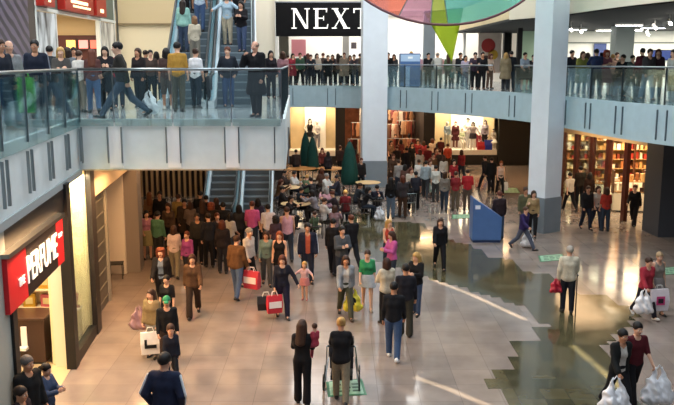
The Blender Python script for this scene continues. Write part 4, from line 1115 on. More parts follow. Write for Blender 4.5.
# ================================================================ bags
def carrier(p, w, h, d, col, label, band=None, rz=0.0, mark=None):
    """paper or film carrier with two handles, hanging from the hand at p"""
    t = empty('shopping_bag', (p.x, p.y, p.z - h - .1), rz, label, 'bag')
    a, b = w / 2, w / 2 * .92; e, f = d / 2, d / 2 * .7
    v = [(-b, -f, 0), (b, -f, 0), (b, f, 0), (-b, f, 0), (-a, -e, h * .5), (a, -e, h * .5), (a, e, h * .5), (-a, e, h * .5), (-a * .97, -e * .4, h), (a * .97, -e * .4, h), (a * .97, e * .4, h), (-a * .97, e * .4, h)]
    fs = [(3, 2, 1, 0)] + [(r * 4 + i, r * 4 + (i + 1) % 4, r * 4 + 4 + (i + 1) % 4, r * 4 + 4 + i) for r in (0, 1) for i in range(4)] + [(8, 9, 10, 11)]
    MB().add(v, fs).build('sack', mat(col, .5, 0, .4, 0, .08, 9), t, bevel=.012)
    for s in (-1, 1): MB().tube([(-w * .2, s * e * .4, h - .01), (-w * .12, s * e * .2, h + .1), (w * .12, s * e * .2, h + .1), (w * .2, s * e * .4, h - .01)], .007, 5).build('handle', mat(band or '#d8d4cc', .6), t)
    if band:
        for s in (-1, 1): MB().box(-a * .8, a * .8, -.004, .004, h * .32, h * .68).build('print', mat(band, .5), t).location = (0, s * (e * .98 + .006), 0)
    if mark == 'tick':
        for s in (-1, 1):
            q = MB(); q.box(-a * .6, -a * .35, -.003, .003, h * .3, h * .7); q.box(-a * .6, a * .6, -.003, .003, h * .3, h * .45)
            q.build('print', M_BLACK, t).location = (0, s * (e * .98 + .006), 0)
    if mark == 'square':
        for s in (-1, 1):
            MB().box(-a * .45, a * .45, -.003, .003, h * .3, h * .7).build('print', mat('#c83a78', .5), t).location = (0, s * (e * .98 + .006), 0)
            MB().box(-a * .28, a * .28, -.003, .003, h * .38, h * .6).build('print', mat('#20141c', .5), t).location = (0, s * (e * .98 + .01), 0)
    return t
def plastic(p, w, h, d, col, label, seed=0):
    rnd = random.Random(seed)
    f = Field((-w / 2, -d / 2, -.02), (w / 2, d / 2, h + .02), .02)
    for sx in (-1, 1):
        f.cone((sx * w * .26, 0, h * .16), (sx * w * .2, 0, h * .55), d * .46, d * .34, .06)
    f.cone((-w * .3, 0, h * .14), (w * .3, 0, h * .14), d * .44, d * .44, .04)
    for k in range(6): f.ell((rnd.uniform(-.34, .34) * w, rnd.uniform(-.3, .3) * d, rnd.uniform(.12, .5) * h), (w * .17, d * .3, h * .17), .03)
    f.cone((-w * .2, 0, h * .6), (-w * .1, 0, h), .06, .022, .06); f.cone((w * .2, 0, h * .6), (w * .1, 0, h), .06, .022, .06)
    V, Q = f.mesh()
    ph = rnd.uniform(0, 6)
    V += np.stack([.012 * np.sin(V[:, 2] * 31 + V[:, 1] * 18 + ph), .016 * np.sin(V[:, 0] * 42 + V[:, 2] * 17 + ph), .006 * np.sin(V[:, 0] * 50)], 1)
    me = np_mesh('carrier_bag', V, Q); me.materials.clear(); me.materials.append(mat(col, .35, 0, .5, 0, .1, 9, .6))
    t = bpy.data.objects.new('plastic_bag', me); link(t); t.location = (p.x, p.y, p.z - h - .02); tag(t, label, 'bag')
    MB().tube([(-w * .08, 0, h - .02), (0, 0, h + .05), (w * .08, 0, h - .02)], .012, 6).build('handle', mat(col, .4), t)
    return t
# ================================================================ who stands where
BLK, NVY, JEAN, DJN, KHK, BRN, GRY, WHT = '#17161a', '#1b2036', '#46546c', '#2b3545', '#7d7258', '#4a3022', '#5a5e66', '#d9d6d2'
HB, HD, HK, HY, HR, HG = '#3a2418', '#241812', '#120e0e', '#b08a50', '#54291a', '#8c8884'
PLACED = []
def free(p, lev):                             # step back a little from anyone already standing there
    p = Vector((p.x, p.y, lev))
    for k in range(8):
        if all(abs(q.z - lev) > .6 or (q - p).length > .46 for q in PLACED): break
        f = (p.y + .14) / p.y; p = Vector((p.x * f, p.y * f, lev))
    PLACED.append(p); return p
def G(x, y, H, sex, face, pose, top, bot, hair, label, zt=None, dx=0, dy=0, **k):
    p = P(x, y, (zt or H * .985))
    if p.y > 49.3 and 4.9 < p.x < 6.5: p = Vector((p.x, 48.6, 0))
    p = free(Vector((p.x + dx, p.y + dy, 0)), 0)
    return person(p, H, sex, face, pose, top, bot, hair, label, **k)
# ---- foreground, ground floor
o, h = G(302, 321, 1.66, 'f', 175, 'hold', 'long' + BLK, 'wide' + BLK, 'long' + HB, 'woman in black with long brown hair walking away carrying a toddler in red')
lp = o.location
person((lp.x + .24, lp.y - .02, .86), .82, 'c', 215, 'perch', 'long#b03548', 'jeans#a83a4e', 'short' + HB, 'toddler in red outfit carried on the arm of woman in black', shoe='#a83a4e')
o, h = G(341, 319, 1.68, 'f', 178, 'push', 'jacket' + BLK, 'jeans#8d8068', 'bun' + HY, 'woman with tied blonde hair, black jacket and khaki trousers pushing a pushchair')
sp = o.location.copy()
G(394, 283, 1.74, 'm', 172, 'stroll', 'long#15161c', 'jeans#3b5680', 'short' + HK, 'man in black top and blue jeans walking away with white shoes', shoe='#e0e0e0')
G(389, 259, 1.68, 'f', 200, 'hold', 'jacket#c9bda4', 'jeans' + BLK, 'bob#301a16', 'woman with dark bob and cream jacket behind the man in black top', dx=-.05)
G(406, 265, 1.76, 'm', 178, 'stand', 'long#1c1c26', 'wide#3c3a30', 'short' + HK, 'man in dark navy sweater and olive trousers facing the blonde woman')
G(416.5, 253, 1.66, 'f', 330, 'hold', 'jacket' + BLK, 'jeans#46587a', 'long' + HY, 'blonde long haired woman in black jacket and jeans talking to man in navy')
G(392, 232, 1.65, 'f', 300, 'hold', 'jacket#c8529c', 'jeans' + DJN, 'long' + HB, 'woman with brown hair in bright pink hooded top')
G(389, 220, 1.66, 'f', 20, 'easy', 'tank#c8402c', 'jeans' + DJN, 'long' + HY, 'blonde woman in orange red sleeveless top behind the pink hooded top')
G(367.5, 250, 1.62, 'f', 0, 'stroll', 'tee#2f9a5c', 'miniskirt#b9bcc0', 'short' + HB, 'woman in green top and pale grey skirt walking forward', shoe='#b0a090')
o, hy = G(345.5, 254, 1.68, 'f', 8, 'walk', 'open#8d9298/#d0ccc4', 'jeans#4a4a38', 'bob' + HB, 'woman in grey cardigan and olive trousers carrying a yellow bag')
G(342, 227, 1.76, 'm', 20, 'fold', 'jacket#4a5058', 'jeans' + DJN, 'short' + HK, 'man in slate grey jacket with folded arms behind the grey cardigan')
G(352, 214, 1.78, 'm', 205, 'walk', 'jacket' + BLK, 'jeans#1e2028', 'short' + HR, 'man in dark suit walking away past the cafe tables', sk='#d6a88c')
G(333, 219, 1.74, 'm', 165, 'stroll', 'long' + BLK, 'jeans#1a1a20', 'short' + HK, 'dark dressed man walking away beside the slate grey jacket')
G(307.5, 224, 1.80, 'm', 5, 'stand', 'open#1a2038/#c0553a', 'jeans#252a3c', 'short' + HK, 'man in navy track jacket with white stripe over an orange shirt', stripe='#d8dce4', sk='#b98566')
G(304.5, 262, 1.08, 'c', 350, 'raise', 'tee#c9a0a8', 'miniskirt#c87878', 'short' + HY, 'blonde toddler girl in pink dress with raised hands', shoe='#9a5050')
o, hr1 = G(282, 255, 1.66, 'f', 12, 'hand', 'long#1a1c2c', 'jeans#20203a', 'bob' + HR, 'woman in navy black clothes leading the toddler girl, red bag in hand')
G(279.5, 232, 1.66, 'f', 350, 'stand', 'tank' + BLK, 'jeans' + BLK, 'long#8a4526', 'woman with orange red hair and black sleeveless top')
G(266, 232, 1.63, 'f', 5, 'stroll', 'long#6f8a80', 'jeans#5a5a58', 'bob' + HB, 'woman in sage green cardigan and grey trousers')
o, hr2 = G(236, 236, 1.78, 'm', 160, 'stroll', 'jacket#6a4628', 'jeans#4a6288', 'short' + HB, 'man in brown jacket and pale blue jeans seen from behind')
G(248, 228, 1.76, 'm', 60, 'stroll', 'long#d8cfc8', 'jeans' + BLK, 'short' + HG, 'man in white long sleeved shirt and black trousers beside brown jacket')
G(252, 202, 1.80, 'm', 175, 'stand', 'tee#cc4f90', 'jeans' + DJN, 'short' + HR, 'man in bright pink shirt seen from behind at the escalator foot')
G(258, 199, 1.70, 'f', 190, 'stand', 'long#35283a', 'jeans' + BLK, 'bob' + HK, 'dark haired woman just behind the bright pink shirt')
G(268, 205, 1.74, 'm', 185, 'stand', 'tee#d5ccd0', 'jeans' + DJN, 'short' + HK, 'young man in white T-shirt with short black hair near escalator')
G(275.5, 216, 1.60, 'f', 200, 'easy', 'tee#4a3540', 'jeans' + BLK, 'curly' + HK, 'woman with curly black hair in front of white T-shirt')
G(287, 209, 1.80, 'm', 190, 'stroll', 'tank#d9a0b4', 'jeans' + DJN, 'short' + HB, 'man in pale pink sleeveless top with dark strap across the back')
# ---- left group under the balcony
G(146, 211, 1.64, 'f', 20, 'easy', 'tee#b0708c', 'skirt#8c8258', 'bob' + HK, 'woman in rose patterned top and khaki skirt at the far left')
G(157, 212, 1.70, 'm', 160, 'stand', 'long#4a7a5c', 'jeans#2a2a2a', 'short' + HK, 'person in green top standing beside the khaki skirt')
G(159.5, 192, 1.76, 'm', 10, 'stand', 'jacket' + BLK, 'jeans' + BLK, 'short' + HK, 'man in black standing behind the green top under balcony')
G(149, 194, 1.70, 'f', 190, 'stand', 'long#a07048', 'jeans' + BRN, 'long#7a4a28', 'woman in tan top before the slatted screen at far left')
G(178, 195, 1.72, 'm', 170, 'stand', 'long#a88a48', 'jeans#4a4030', 'short' + HB, 'person in mustard top before the slatted screen')
G(190, 202, 1.68, 'f', 200, 'fold', 'long#6d5c54', 'jeans' + BLK, 'bob' + HB, 'woman in grey brown top right of the mustard top')
G(173.5, 226, 1.62, 'f', 185, 'stroll', 'tee#d0b8b4', 'jeans#8a8068', 'bob' + HB, 'woman in white pink top and khaki trousers seen from behind')
G(187, 232, 1.52, 'f', 340, 'stand', 'long#983a84', 'jeans#2a2a34', 'short' + HR, 'short person in magenta top next to white pink top')
G(211, 203, 1.72, 'f', 175, 'stand', 'coat#2a201c', 'jeans' + BLK, 'curly#7a3a22', 'woman with red brown curly hair in a dark brown coat')
G(202.5, 205, 1.70, 'f', 200, 'stroll', 'jacket#25242a', 'jeans' + BLK, 'long' + HB, 'brown haired woman in charcoal jacket left of the dark brown coat')
G(223, 203, 1.78, 'm', 190, 'stand', 'jacket#141418', 'jeans' + BLK, 'short' + HK, 'man in black jacket right of the dark brown coat')
G(230, 213, 1.66, 'f', 150, 'easy', 'tee#b4b0ac', 'jeans#3a4454', 'bob' + HK, 'woman with dark hair and light grey T-shirt at escalator divider')
G(217, 216, 1.6, 'f', 30, 'stand', 'jacket#3a2820', 'jeans' + BLK, 'short' + HR, 'woman in brown jacket facing forward in the dark escalator queue')
G(197, 214, 1.66, 'm', 10, 'stand', 'long#33302c', 'jeans' + BLK, 'short' + HD, 'man in dark olive top in the shade left of the queue')
G(168, 203, 1.7, 'f', 5, 'stroll', 'long#4e3a2a', 'jeans' + BLK, 'long' + HB, 'long haired woman in brown top between green and mustard tops')
G(160.5, 246, 1.70, 'f', 5, 'walk', 'open#1e1c20/#6d7f98', 'jeans#23222a', 'curly#6a3420', 'woman with auburn curly hair, black jacket and blue grey shirt')
G(192, 253, 1.68, 'f', 8, 'walkb', 'jacket#5a3d28', 'wide#3c2a20', 'long#3a2018', 'woman in brown jacket and brown trousers walking forward')
G(166.5, 276, 1.45, 'f', 350, 'stand', 'tee' + BLK, 'jeans' + BLK, 'short' + HK, 'young person in black T-shirt behind the green cap')
G(166, 296, 1.60, 'm', 20, 'stroll', 'long#17181c', 'jeans#4a3830', 'cap#1f7a52', 'person wearing a green cap and black top')
G(170, 324, 1.30, 'c', 25, 'stroll', 'jacket#1b2030', 'jeans#20242e', 'short' + HB, 'boy in dark navy hooded top in front of green cap', sk='#cfa187')
o, hb1 = G(151, 290, 1.55, 'f', 340, 'stand', 'jacket#8a7650', 'jeans#8a8a84', 'long' + HB, 'woman in tan jacket carrying a white bag with black tick')
G(164, 355, 1.9, 'm', 172, 'pocket', 'jacket#1a2340', 'jeans#20263a', 'short' + HK, 'man in navy track jacket with white sleeve stripes at the bottom edge', stripe='#d5d9e2')
G(26, 357, 1.76, 'm', 60, 'stand', 'jacket#141416', 'jeans' + BLK, 'short#5a5654', 'grey haired man in black jacket at the perfume shop entrance')
G(46, 381, 1.45, 'f', 75, 'hold', 'jacket#33466a', 'jeans' + DJN, 'pony' + HK, 'girl with dark ponytail and blue jacket beside grey haired man')
G(4, 380, 1.62, 'm', 80, 'stand', 'jacket#2c1c22', 'jeans' + BLK, 'short' + HD, 'dark dressed person cut off at the bottom left corner', dx=.35, dy=-.3)
for i, (x, y, c, nm, sx, fc, hr) in enumerate(((206, 196, '#1c181a', 'black hooded top', 'm', 190, HK), (216, 198, '#2c1e1a', 'dark chestnut coat', 'f', 170, HB), (208, 214, '#20222a', 'ink coloured jacket', 'm', 200, HD), (222, 221, '#241c20', 'dark plum jacket', 'f', 185, HR), (184, 199, '#3a2c22', 'dark umber top', 'm', 20, HK), (200, 193, '#15151a', 'jet black jacket', 'm', 180, HK), (239, 207, '#2a2a2e', 'graphite top', 'f', 175, HK))):
    G(x, y, 1.66 + .04 * (i % 3), sx, fc, ('stand', 'stroll', 'easy')[i % 3], ('jacket', 'coat', 'long')[i % 3] + c, 'jeans' + (BLK, '#22222a')[i % 2], ('bob' if sx == 'f' else 'short') + hr, 'person in %s in the dark queue at the lower escalators' % nm)
# ---- middle and right, ground floor
G(440.5, 217, 1.68, 'f', 0, 'walk', 'jacket#15151a', 'jeans#17171d', 'long' + HB, 'woman in black with long hair walking alone on the green stone')
o, hc = G(570, 247, 1.76, 'm', 172, 'easy', 'jacket#cfc6ae', 'jeans#1c1e2a', 'short#9a948c', 'grey haired man in cream jacket walking away with a stick')
o, hw1 = G(648, 256, 1.62, 'f', 15, 'walk', 'jacket#b02838', 'jeans#25202a', 'short' + HB, 'woman in red jacket carrying a white plastic bag', shoe='#d0ccc8')
o, hw2 = G(659, 252, 1.66, 'f', 10, 'stroll', 'tank#8f8478', 'skirt#8d8480', 'short#9a8060', 'woman in grey beige top with strap beside the red jacket')
o, hw3 = G(622, 327, 1.66, 'f', 12, 'walk', 'open#151719/#cbc4bc', 'jeans#191a20', 'short' + HK, 'person in open black jacket over a white shirt at lower right')
o, hw4 = G(637, 320, 1.70, 'm', 8, 'walkb', 'tee#5a1420', 'jeans#17161c', 'short' + HK, 'man in dark red top beside the open black jacket')
G(500, 192, 1.76, 'm', 195, 'stand', 'jacket#2e1f22', 'jeans#3d4f6c', 'short' + HR, 'man in dark brown jacket reading the blue ground floor kiosk')
G(534, 191, 1.74, 'f', 345, 'carry', 'long#9a8056', 'jeans' + BLK, 'bob' + HB, 'woman in khaki beige top and black trousers by the right column')
G(525.5, 188, 1.78, 'm', 10, 'stand', 'jacket#5c5c40', 'jeans#5c5c58', 'short' + HB, 'man in olive green jacket behind the purple jacket')
o, hw5 = G(524.5, 206, 1.62, 'm', 40, 'stride', 'jacket#2e1f58', 'jeans#4c5468', 'short#4a3022', 'person in purple jacket and grey jeans striding past the column', zt=1.52)
# right-hand shop
G(571, 172, 1.72, 'm', 200, 'walk', 'tee#e0d4c4', 'jeans' + BLK, 'short' + HK, 'person in white T-shirt walking into the right hand shop')
G(581, 167, 1.80, 'm', 190, 'stand', 'jacket#2a2018', 'jeans' + BLK, 'short' + HK, 'tall man in dark brown jacket at the right shop window')
G(590, 173, 1.70, 'f', 160, 'stand', 'long#3a2218', 'jeans' + BLK, 'bob' + HK, 'woman in dark rust top looking into right shop window')
G(588, 186, 1.72, 'm', 10, 'stroll', 'jacket#1e1a1c', 'jeans#1c2030', 'short' + HB, 'man in black jacket walking beside white top near right shop')
G(598, 187, 1.68, 'f', 15, 'stroll', 'tee#d0c0b0', 'jeans#2a3448', 'long' + HB, 'woman in cream top and jeans between black jacket and red top')
G(607, 188, 1.70, 'f', 185, 'stand', 'tee#b83020', 'jeans' + DJN, 'bob' + HB, 'woman in red top standing outside the right shop')
G(642, 187, 1.76, 'f', 330, 'stride', 'jacket#141214', 'wide#161416', 'short' + HR, 'woman in black with flared trousers passing the right shop door', dy=1.3, dx=.25)
# back of the hall
G(456, 172, 1.72, 'f', 175, 'stand', 'tee#8a2026', 'jeans#6a5a48', 'short' + HB, 'woman in dark red top seen from behind, left of red pair')
G(468, 170, 1.80, 'm', 178, 'stand', 'tee#b01c24', 'jeans#5a4a3e', 'short' + HD, 'man in red T-shirt seen from behind, right of red pair')
G(454, 160, 1.70, 'f', 10, 'stand', 'tee#a82028', 'jeans' + BLK, 'bob' + HK, 'woman in red patterned top facing forward behind red pair')
G(448, 144, 1.72, 'm', 190, 'stand', 'tee#c04028', 'jeans' + BRN, 'short' + HB, 'distant person in orange red top before the beige shop wall')
G(436, 166, 1.70, 'f', 178, 'stand', 'tee#c4c4bc', 'jeans#3a3a3c', 'short' + HK, 'person in grey white top and dark trousers seen from behind')
o, hg = G(426, 161, 1.80, 'm', 165, 'stroll', 'long#8a98a0', 'jeans#33363c', 'short' + HK, 'man in grey blue shirt walking away with a pale green bag')
G(419, 160, 1.68, 'f', 185, 'stand', 'tee#d2ccc6', 'jeans#5a5048', 'short' + HB, 'woman in white top left of the grey blue shirt')
G(407, 147, 1.84, 'm', 200, 'walk', 'jacket#16161c', 'jeans#1e2028', 'short' + HK, 'tall man in black striding into the red clothes shop')
G(393, 154, 1.72, 'f', 20, 'stroll', 'coat#4a3222', 'jeans' + BLK, 'long' + HR, 'woman in brown coat right of the white column')
G(486, 155, 1.78, 'm', 215, 'walk', 'jacket#1d1f28', 'jeans#1e2029', 'short' + HD, 'man in dark navy jacket left of three before the white window')
G(492, 158, 1.74, 'm', 190, 'stand', 'jacket#151519', 'jeans' + BLK, 'short' + HK, 'man in black jacket at middle of three before white window')
o, hw6 = G(501, 161, 1.70, 'f', 10, 'stroll', 'tank#e0c4b4', 'jeans' + BLK, 'short#9a5028', 'red haired woman in white vest top and black trousers')
far = [(401, 140, '#6a2a28', 'rust red top', 'f', 200), (414, 136, '#a02a30', 'crimson top', 'f', 10), (420, 150, '#c8b8a8', 'pale top', 'f', 190), (428, 146, '#7a1c24', 'wine red top', 'm', 160), (433, 153, '#6a4a30', 'tan brown top', 'm', 20),
       (397, 146, '#2a2222', 'black brown top', 'm', 195), (391, 141, '#8a6a50', 'light brown top', 'f', 30), (424, 141, '#9c3038', 'red coat', 'f', 185), (440, 150, '#4a3a34', 'taupe jacket', 'm', 200), (405, 165, '#5a3a30', 'chestnut jacket', 'f', 170),
       (444, 156, '#d0c0b0', 'cream top', 'f', 175), (430, 160, '#e0d8d0', 'white blouse', 'f', 20), (412, 143, '#1e1c20', 'black coat', 'f', 15)]
far0 = [(399, 160, '#8a8480', 'stone grey jacket', 'm', 200), (411, 168, '#c0b4a4', 'oatmeal top', 'f', 20), (416, 172, '#2a2a36', 'ink blue jacket', 'm', 180), (445, 172, '#7a7068', 'mushroom grey top', 'f', 170), (436, 148, '#b84a3c', 'coral top', 'f', 15), (409, 134, '#c08060', 'apricot top', 'f', 185),
        (395, 134, '#702028', 'maroon coat', 'm', 20), (425, 133, '#d8c0a8', 'sand coloured top', 'f', 195), (441, 138, '#5a1c20', 'oxblood jacket', 'm', 160), (462, 150, '#8a1e28', 'cherry red coat', 'f', 200), (403, 176, '#3a3438', 'pewter jacket', 'f', 180), (431, 138, '#383c40', 'anthracite top', 'm', 10)]
for i, (x, y, c, nm, sx, fc) in enumerate(far + far0):
    G(x, y, 1.7 + .04 * (i % 3), sx, fc, ('stand', 'stroll', 'easy')[i % 3], ('tee', 'long', 'jacket')[i % 3] + c, 'jeans' + (BLK, DJN, BRN)[i % 3], ('bob' if sx == 'f' else 'short') + (HK, HB, HR)[i % 3],
      'shopper in %s in the crowd outside the red clothes shop' % nm)
far2 = [(296, 150, '#3a2a24', 'dark brown jacket', 'm', 190), (322, 148, '#7a3028', 'brick red top', 'f', 20), (328, 152, '#2c2226', 'plum black top', 'f', 180), (340, 146, '#4a3028', 'cocoa jacket', 'm', 160), (355, 150, '#6a2a22', 'rust jacket', 'f', 200), (361, 158, '#241c1c', 'charcoal jacket', 'm', 20)]
for i, (x, y, c, nm, sx, fc) in enumerate(far2):
    G(x, y, 1.7, sx, fc, ('stand', 'stroll')[i % 2], ('long', 'jacket')[i % 2] + c, 'jeans' + BLK, ('bob' if sx == 'f' else 'short') + (HK, HR)[i % 2], 'shopper in %s passing behind the green parasols' % nm)
# cafe, seated: (x, y of head top, colour, words, sex, face, pose, hair)
seat = [(325.5, 175, '#d8d4d0', 'white top near the orange table', 'm', 60, 'short' + HG), (328, 189, '#d49aa8', 'pale pink top behind the grey red jacket', 'f', 200, 'bob' + HG), (323, 200, '#cfc8c4', 'off white top at left of grey red jacket', 'f', 120, 'short' + HB),
        (334, 207, '#8a6a72', 'grey red jacket with back to us', 'f', 170, 'bob' + HB), (345.5, 192, '#7a1c24', 'dark red jacket under blonde hair', 'f', 185, 'short' + HY), (316, 191, '#8a8288', 'grey patterned top beside the pale table', 'f', 250, 'bob' + HK),
        (300, 189, '#15222e', 'dark teal jacket leaning over the table', 'm', 130, 'short' + HD), (277, 180, '#6a4628', 'tan brown jacket by the escalator side', 'f', 100, 'long' + HR), (281, 188, '#1c1618', 'black top by the escalator side', 'm', 90, 'short' + HK),
        (307, 176, '#5a6a4a', 'moss green top at the orange table', 'm', 180, 'short' + HY), (293, 173, '#d0ccc8', 'white shirt at the left orange table', 'f', 60, 'short' + HK), (314, 179, '#1c1a20', 'black jacket right of moss green top', 'm', 230, 'short' + HK),
        (315, 212, '#5a7a5a', 'leaf green top nearest the standing shoppers', 'c', 200, 'short' + HB), (364, 188, '#1a191e', 'black jacket at the dark table left', 'f', 100, 'bob' + HK), (377, 187, '#191c30', 'dark navy jacket on a steel backed chair', 'm', 175, 'short' + HK),
        (410, 183, '#16161a', 'black and white top on a steel backed chair', 'f', 190, 'bob' + HK), (338, 177, '#2a2a38', 'slate blue jacket by the second orange table', 'm', 280, 'short' + HK), (287, 196, '#241c1e', 'dark plum top left of the nearest table', 'f', 60, 'bob' + HD),
        (322, 170, '#5a3a2a', 'brown top behind white top', 'f', 200, 'bob' + HR), (337, 192, '#30242a', 'dark mulberry top beside blonde hair', 'f', 260, 'short' + HR), (283, 172, '#3a2c28', 'umber jacket at the left orange table edge', 'm', 80, 'short' + HK), (356, 184, '#2a3038', 'blue grey jacket left of black jacket', 'm', 110, 'short' + HB)]
for i, (x, y, c, nm, sx, fc, hr) in enumerate(seat):
    child = sx == 'c'
    p = P(x, y, 1.28 if not child else .98)
    person((p.x, p.y, 0), 1.7 if not child else 1.25, sx, fc, ('sit', 'sitb')[i % 2], ('jacket', 'long')[i % 2] + c, 'jeans' + (BLK, DJN, '#2a2622')[i % 3], hr, 'seated cafe customer in ' + nm)
    a = R(fc)
    b = (p.x, p.y); steel = 'steel' in nm
    chair((b[0] + .02, b[1], 0), a, M_STEEL if steel else mat('#2a2220', .5), 'cafe chair under the seated customer in ' + nm, 'cafe chairs')
o, hj = G(391, 178, 1.72, 'f', 175, 'stand', 'long#141418', 'jeans#5a7088', 'long' + HK, 'woman in black top and pale blue jeans standing at the cafe')
# ---- upper floor
def U(x, Y, H, sex, face, pose, top, bot, hair, label, z=UP, **k):
    return person(free(Vector((X_at(x, Y, z + .9), Y, z)), z), H, sex, face, pose, top, bot, hair, label, **k)
U(122, 19.0, 1.90, 'm', 280, 'stride', 'jacket#2e2a26', 'jeans#3e4f64', 'short' + HK, 'tall man in dark jacket and jeans striding along the balcony')
U(106, 22.0, 1.72, 'f', 15, 'hands' if False else 'hold', 'coat#17161c', 'jeans' + BLK, 'long' + HK, 'woman in long black coat left of the tall striding man')
U(118, 23.2, 1.70, 'f', 10, 'stand', 'long#b0283a', 'jeans' + DJN, 'short' + HB, 'person in red top behind the long black coat')
U(93, 21.0, 1.66, 'f', 200, 'stroll', 'long#5a3430', 'jeans#46628c', 'long#5a2e1e', 'woman in rust top and blue jeans at the balcony')
U(80, 20.8, 1.60, 'f', 170, 'stand', 'tee#d4cfc6', 'jeans#8a7e6c', 'short' + HB, 'woman in white top and beige trousers at the balcony')
U(75, 24.4, 1.74, 'm', 20, 'stand', 'jacket' + BLK, 'jeans' + BLK, 'short' + HK, 'man in black behind the white top outside upper shop')
U(139, 23.5, 1.70, 'f', 340, 'stand', 'jacket#241c1e', 'jeans' + BLK, 'bob' + HB, 'woman in black brown jacket right of the tall striding man')
U(151, 26.0, 1.68, 'm', 20, 'stand', 'long#4a3a34', 'jeans' + BLK, 'short' + HK, 'man in brown top waiting near the cream wall')
U(157, 27.0, 1.64, 'f', 190, 'stand', 'tee#b08070', 'jeans' + DJN, 'bob' + HK, 'woman in salmon top waiting near the cream wall')
U(146, 28.0, 1.70, 'm', 160, 'stand', 'jacket#2a2a30', 'jeans' + BLK, 'short' + HD, 'man in graphite jacket farthest along the cream wall')
U(37, 17.6, 1.78, 'm', 10, 'stand', 'jacket#1a2034', 'jeans#23252c', 'short' + HK, 'man in dark navy jacket at the left balustrade', stripe='#8a90a0')
o, hgn = U(11, 16.6, 1.74, 'm', 40, 'stand', 'long#85888a', 'jeans#3e4f6a', 'bald#5a5450', 'balding man in grey shirt beside lime green bag')
U(2, 15.6, 1.74, 'm', 60, 'stand', 'jacket#1e2230', 'jeans#232a3a', 'short' + HB, 'man in dark blue jacket at the left picture edge upstairs')
U(62, 19.6, 1.66, 'f', 20, 'fold', 'jacket#46423e', 'jeans#4a5058', 'long' + HY, 'blonde woman in grey brown jacket at the balustrade')
U(69, 22.0, 1.70, 'f', 190, 'stand', 'long#6a7078', 'jeans#6a6660', 'bob' + HD, 'woman in steel grey top behind the blonde woman')
U(51, 21.2, 1.72, 'm', 190, 'stand', 'long#2c3034', 'jeans#2a3038', 'short' + HK, 'man in charcoal top right of the navy jacket')
U(178, 21.4, 1.82, 'm', 178, 'stand', 'tee#b8842c', 'jeans#5a5648', 'short' + HK, 'man in mustard yellow shirt at the escalator foot')
U(167, 22.2, 1.68, 'f', 190, 'stand', 'tee#4a3430', 'shorts#5a5048', 'bob' + HK, 'woman in brown top left of the mustard yellow shirt', shoe='#d8d0c8')
U(196, 23.0, 1.68, 'f', 165, 'stand', 'tee#d8d8dc', 'jeans#232a38', 'bun' + HB, 'woman in white top waiting at the left escalator')
U(206, 23.6, 1.10, 'c', 180, 'stand', 'tee#2a2426', 'jeans' + BLK, 'short' + HK, 'child in black next to the white top by escalator')
U(228, 23.4, 1.74, 'm', 5, 'pocket', 'jacket#1c2430', 'jeans#34507c', 'short' + HR, 'man in navy jacket and blue jeans coming off the escalator')
U(256, 19.4, 1.80, 'm', 330, 'phone', 'coat#121216', 'jeans#121216', 'bald#6a5c54', 'bald man in black suit with long jacket at balcony end', sk='#cf9a82')
U(271, 29.0, 1.70, 'f', 20, 'stand', 'jacket#25232a', 'jeans' + BLK, 'long' + HK, 'woman with long black hair beyond the balcony end')
U(283, 30.0, 1.68, 'f', 190, 'stand', 'tee#b08088', 'jeans#6a7080', 'bob' + HB, 'woman in dusty pink top beyond the balcony end')
# escalator riders
def E(root, along_, side, H, sex, face, pose, top, bot, hair, label):
    k30 = math.tan(R(30)); n = int((along_ - .2) / .4)
    lp = Vector((side, .2 + n * .4 + .2, (n + 1) * .4 * k30)); w = Matrix.Translation(root.location) @ Matrix.Rotation(root.rotation_euler[2], 4, 'Z') @ lp
    person(w, H, sex, face, pose, top, bot, hair, label)
E(E_L, 3.0, -.24, 1.70, 'f', 178, 'stand', 'jacket#8ac0b4', 'jeans#3a4a66', 'long' + HD, 'woman in mint green jacket riding up the escalator')
E(E_L, 3.9, .22, 1.78, 'm', 182, 'stand', 'tee#a8bcd4', 'jeans#3f5a86', 'short' + HB, 'man in light blue shirt riding up the escalator')
E(E_L, 1.8, .18, 1.60, 'f', 200, 'easy', 'long#c8bca4', 'jeans#8a8478', 'bob#7a5a40', 'woman in cream top riding up behind the mint jacket')
E(E_R, 3.1, -.26, 1.70, 'f', 5, 'raise', 'long#a4c4d8', 'jeans#c0b49a', 'short' + HB, 'woman in light blue top riding down with raised arms')
E(E_R, 2.7, .22, 1.66, 'f', 350, 'hold', 'jacket#1a181e', 'jeans#46587c', 'long' + HK, 'dark haired woman in black jacket and jeans riding down')
E(E_R, 4.4, .1, 1.74, 'm', 5, 'stand', 'jacket#26242c', 'jeans' + BLK, 'short' + HK, 'man in dark jacket higher on the right escalator')
E(E_L, 5.2, -.2, 1.74, 'm', 180, 'stand', 'jacket#33261e', 'jeans' + BLK, 'short' + HB, 'man in brown jacket higher on the left escalator')
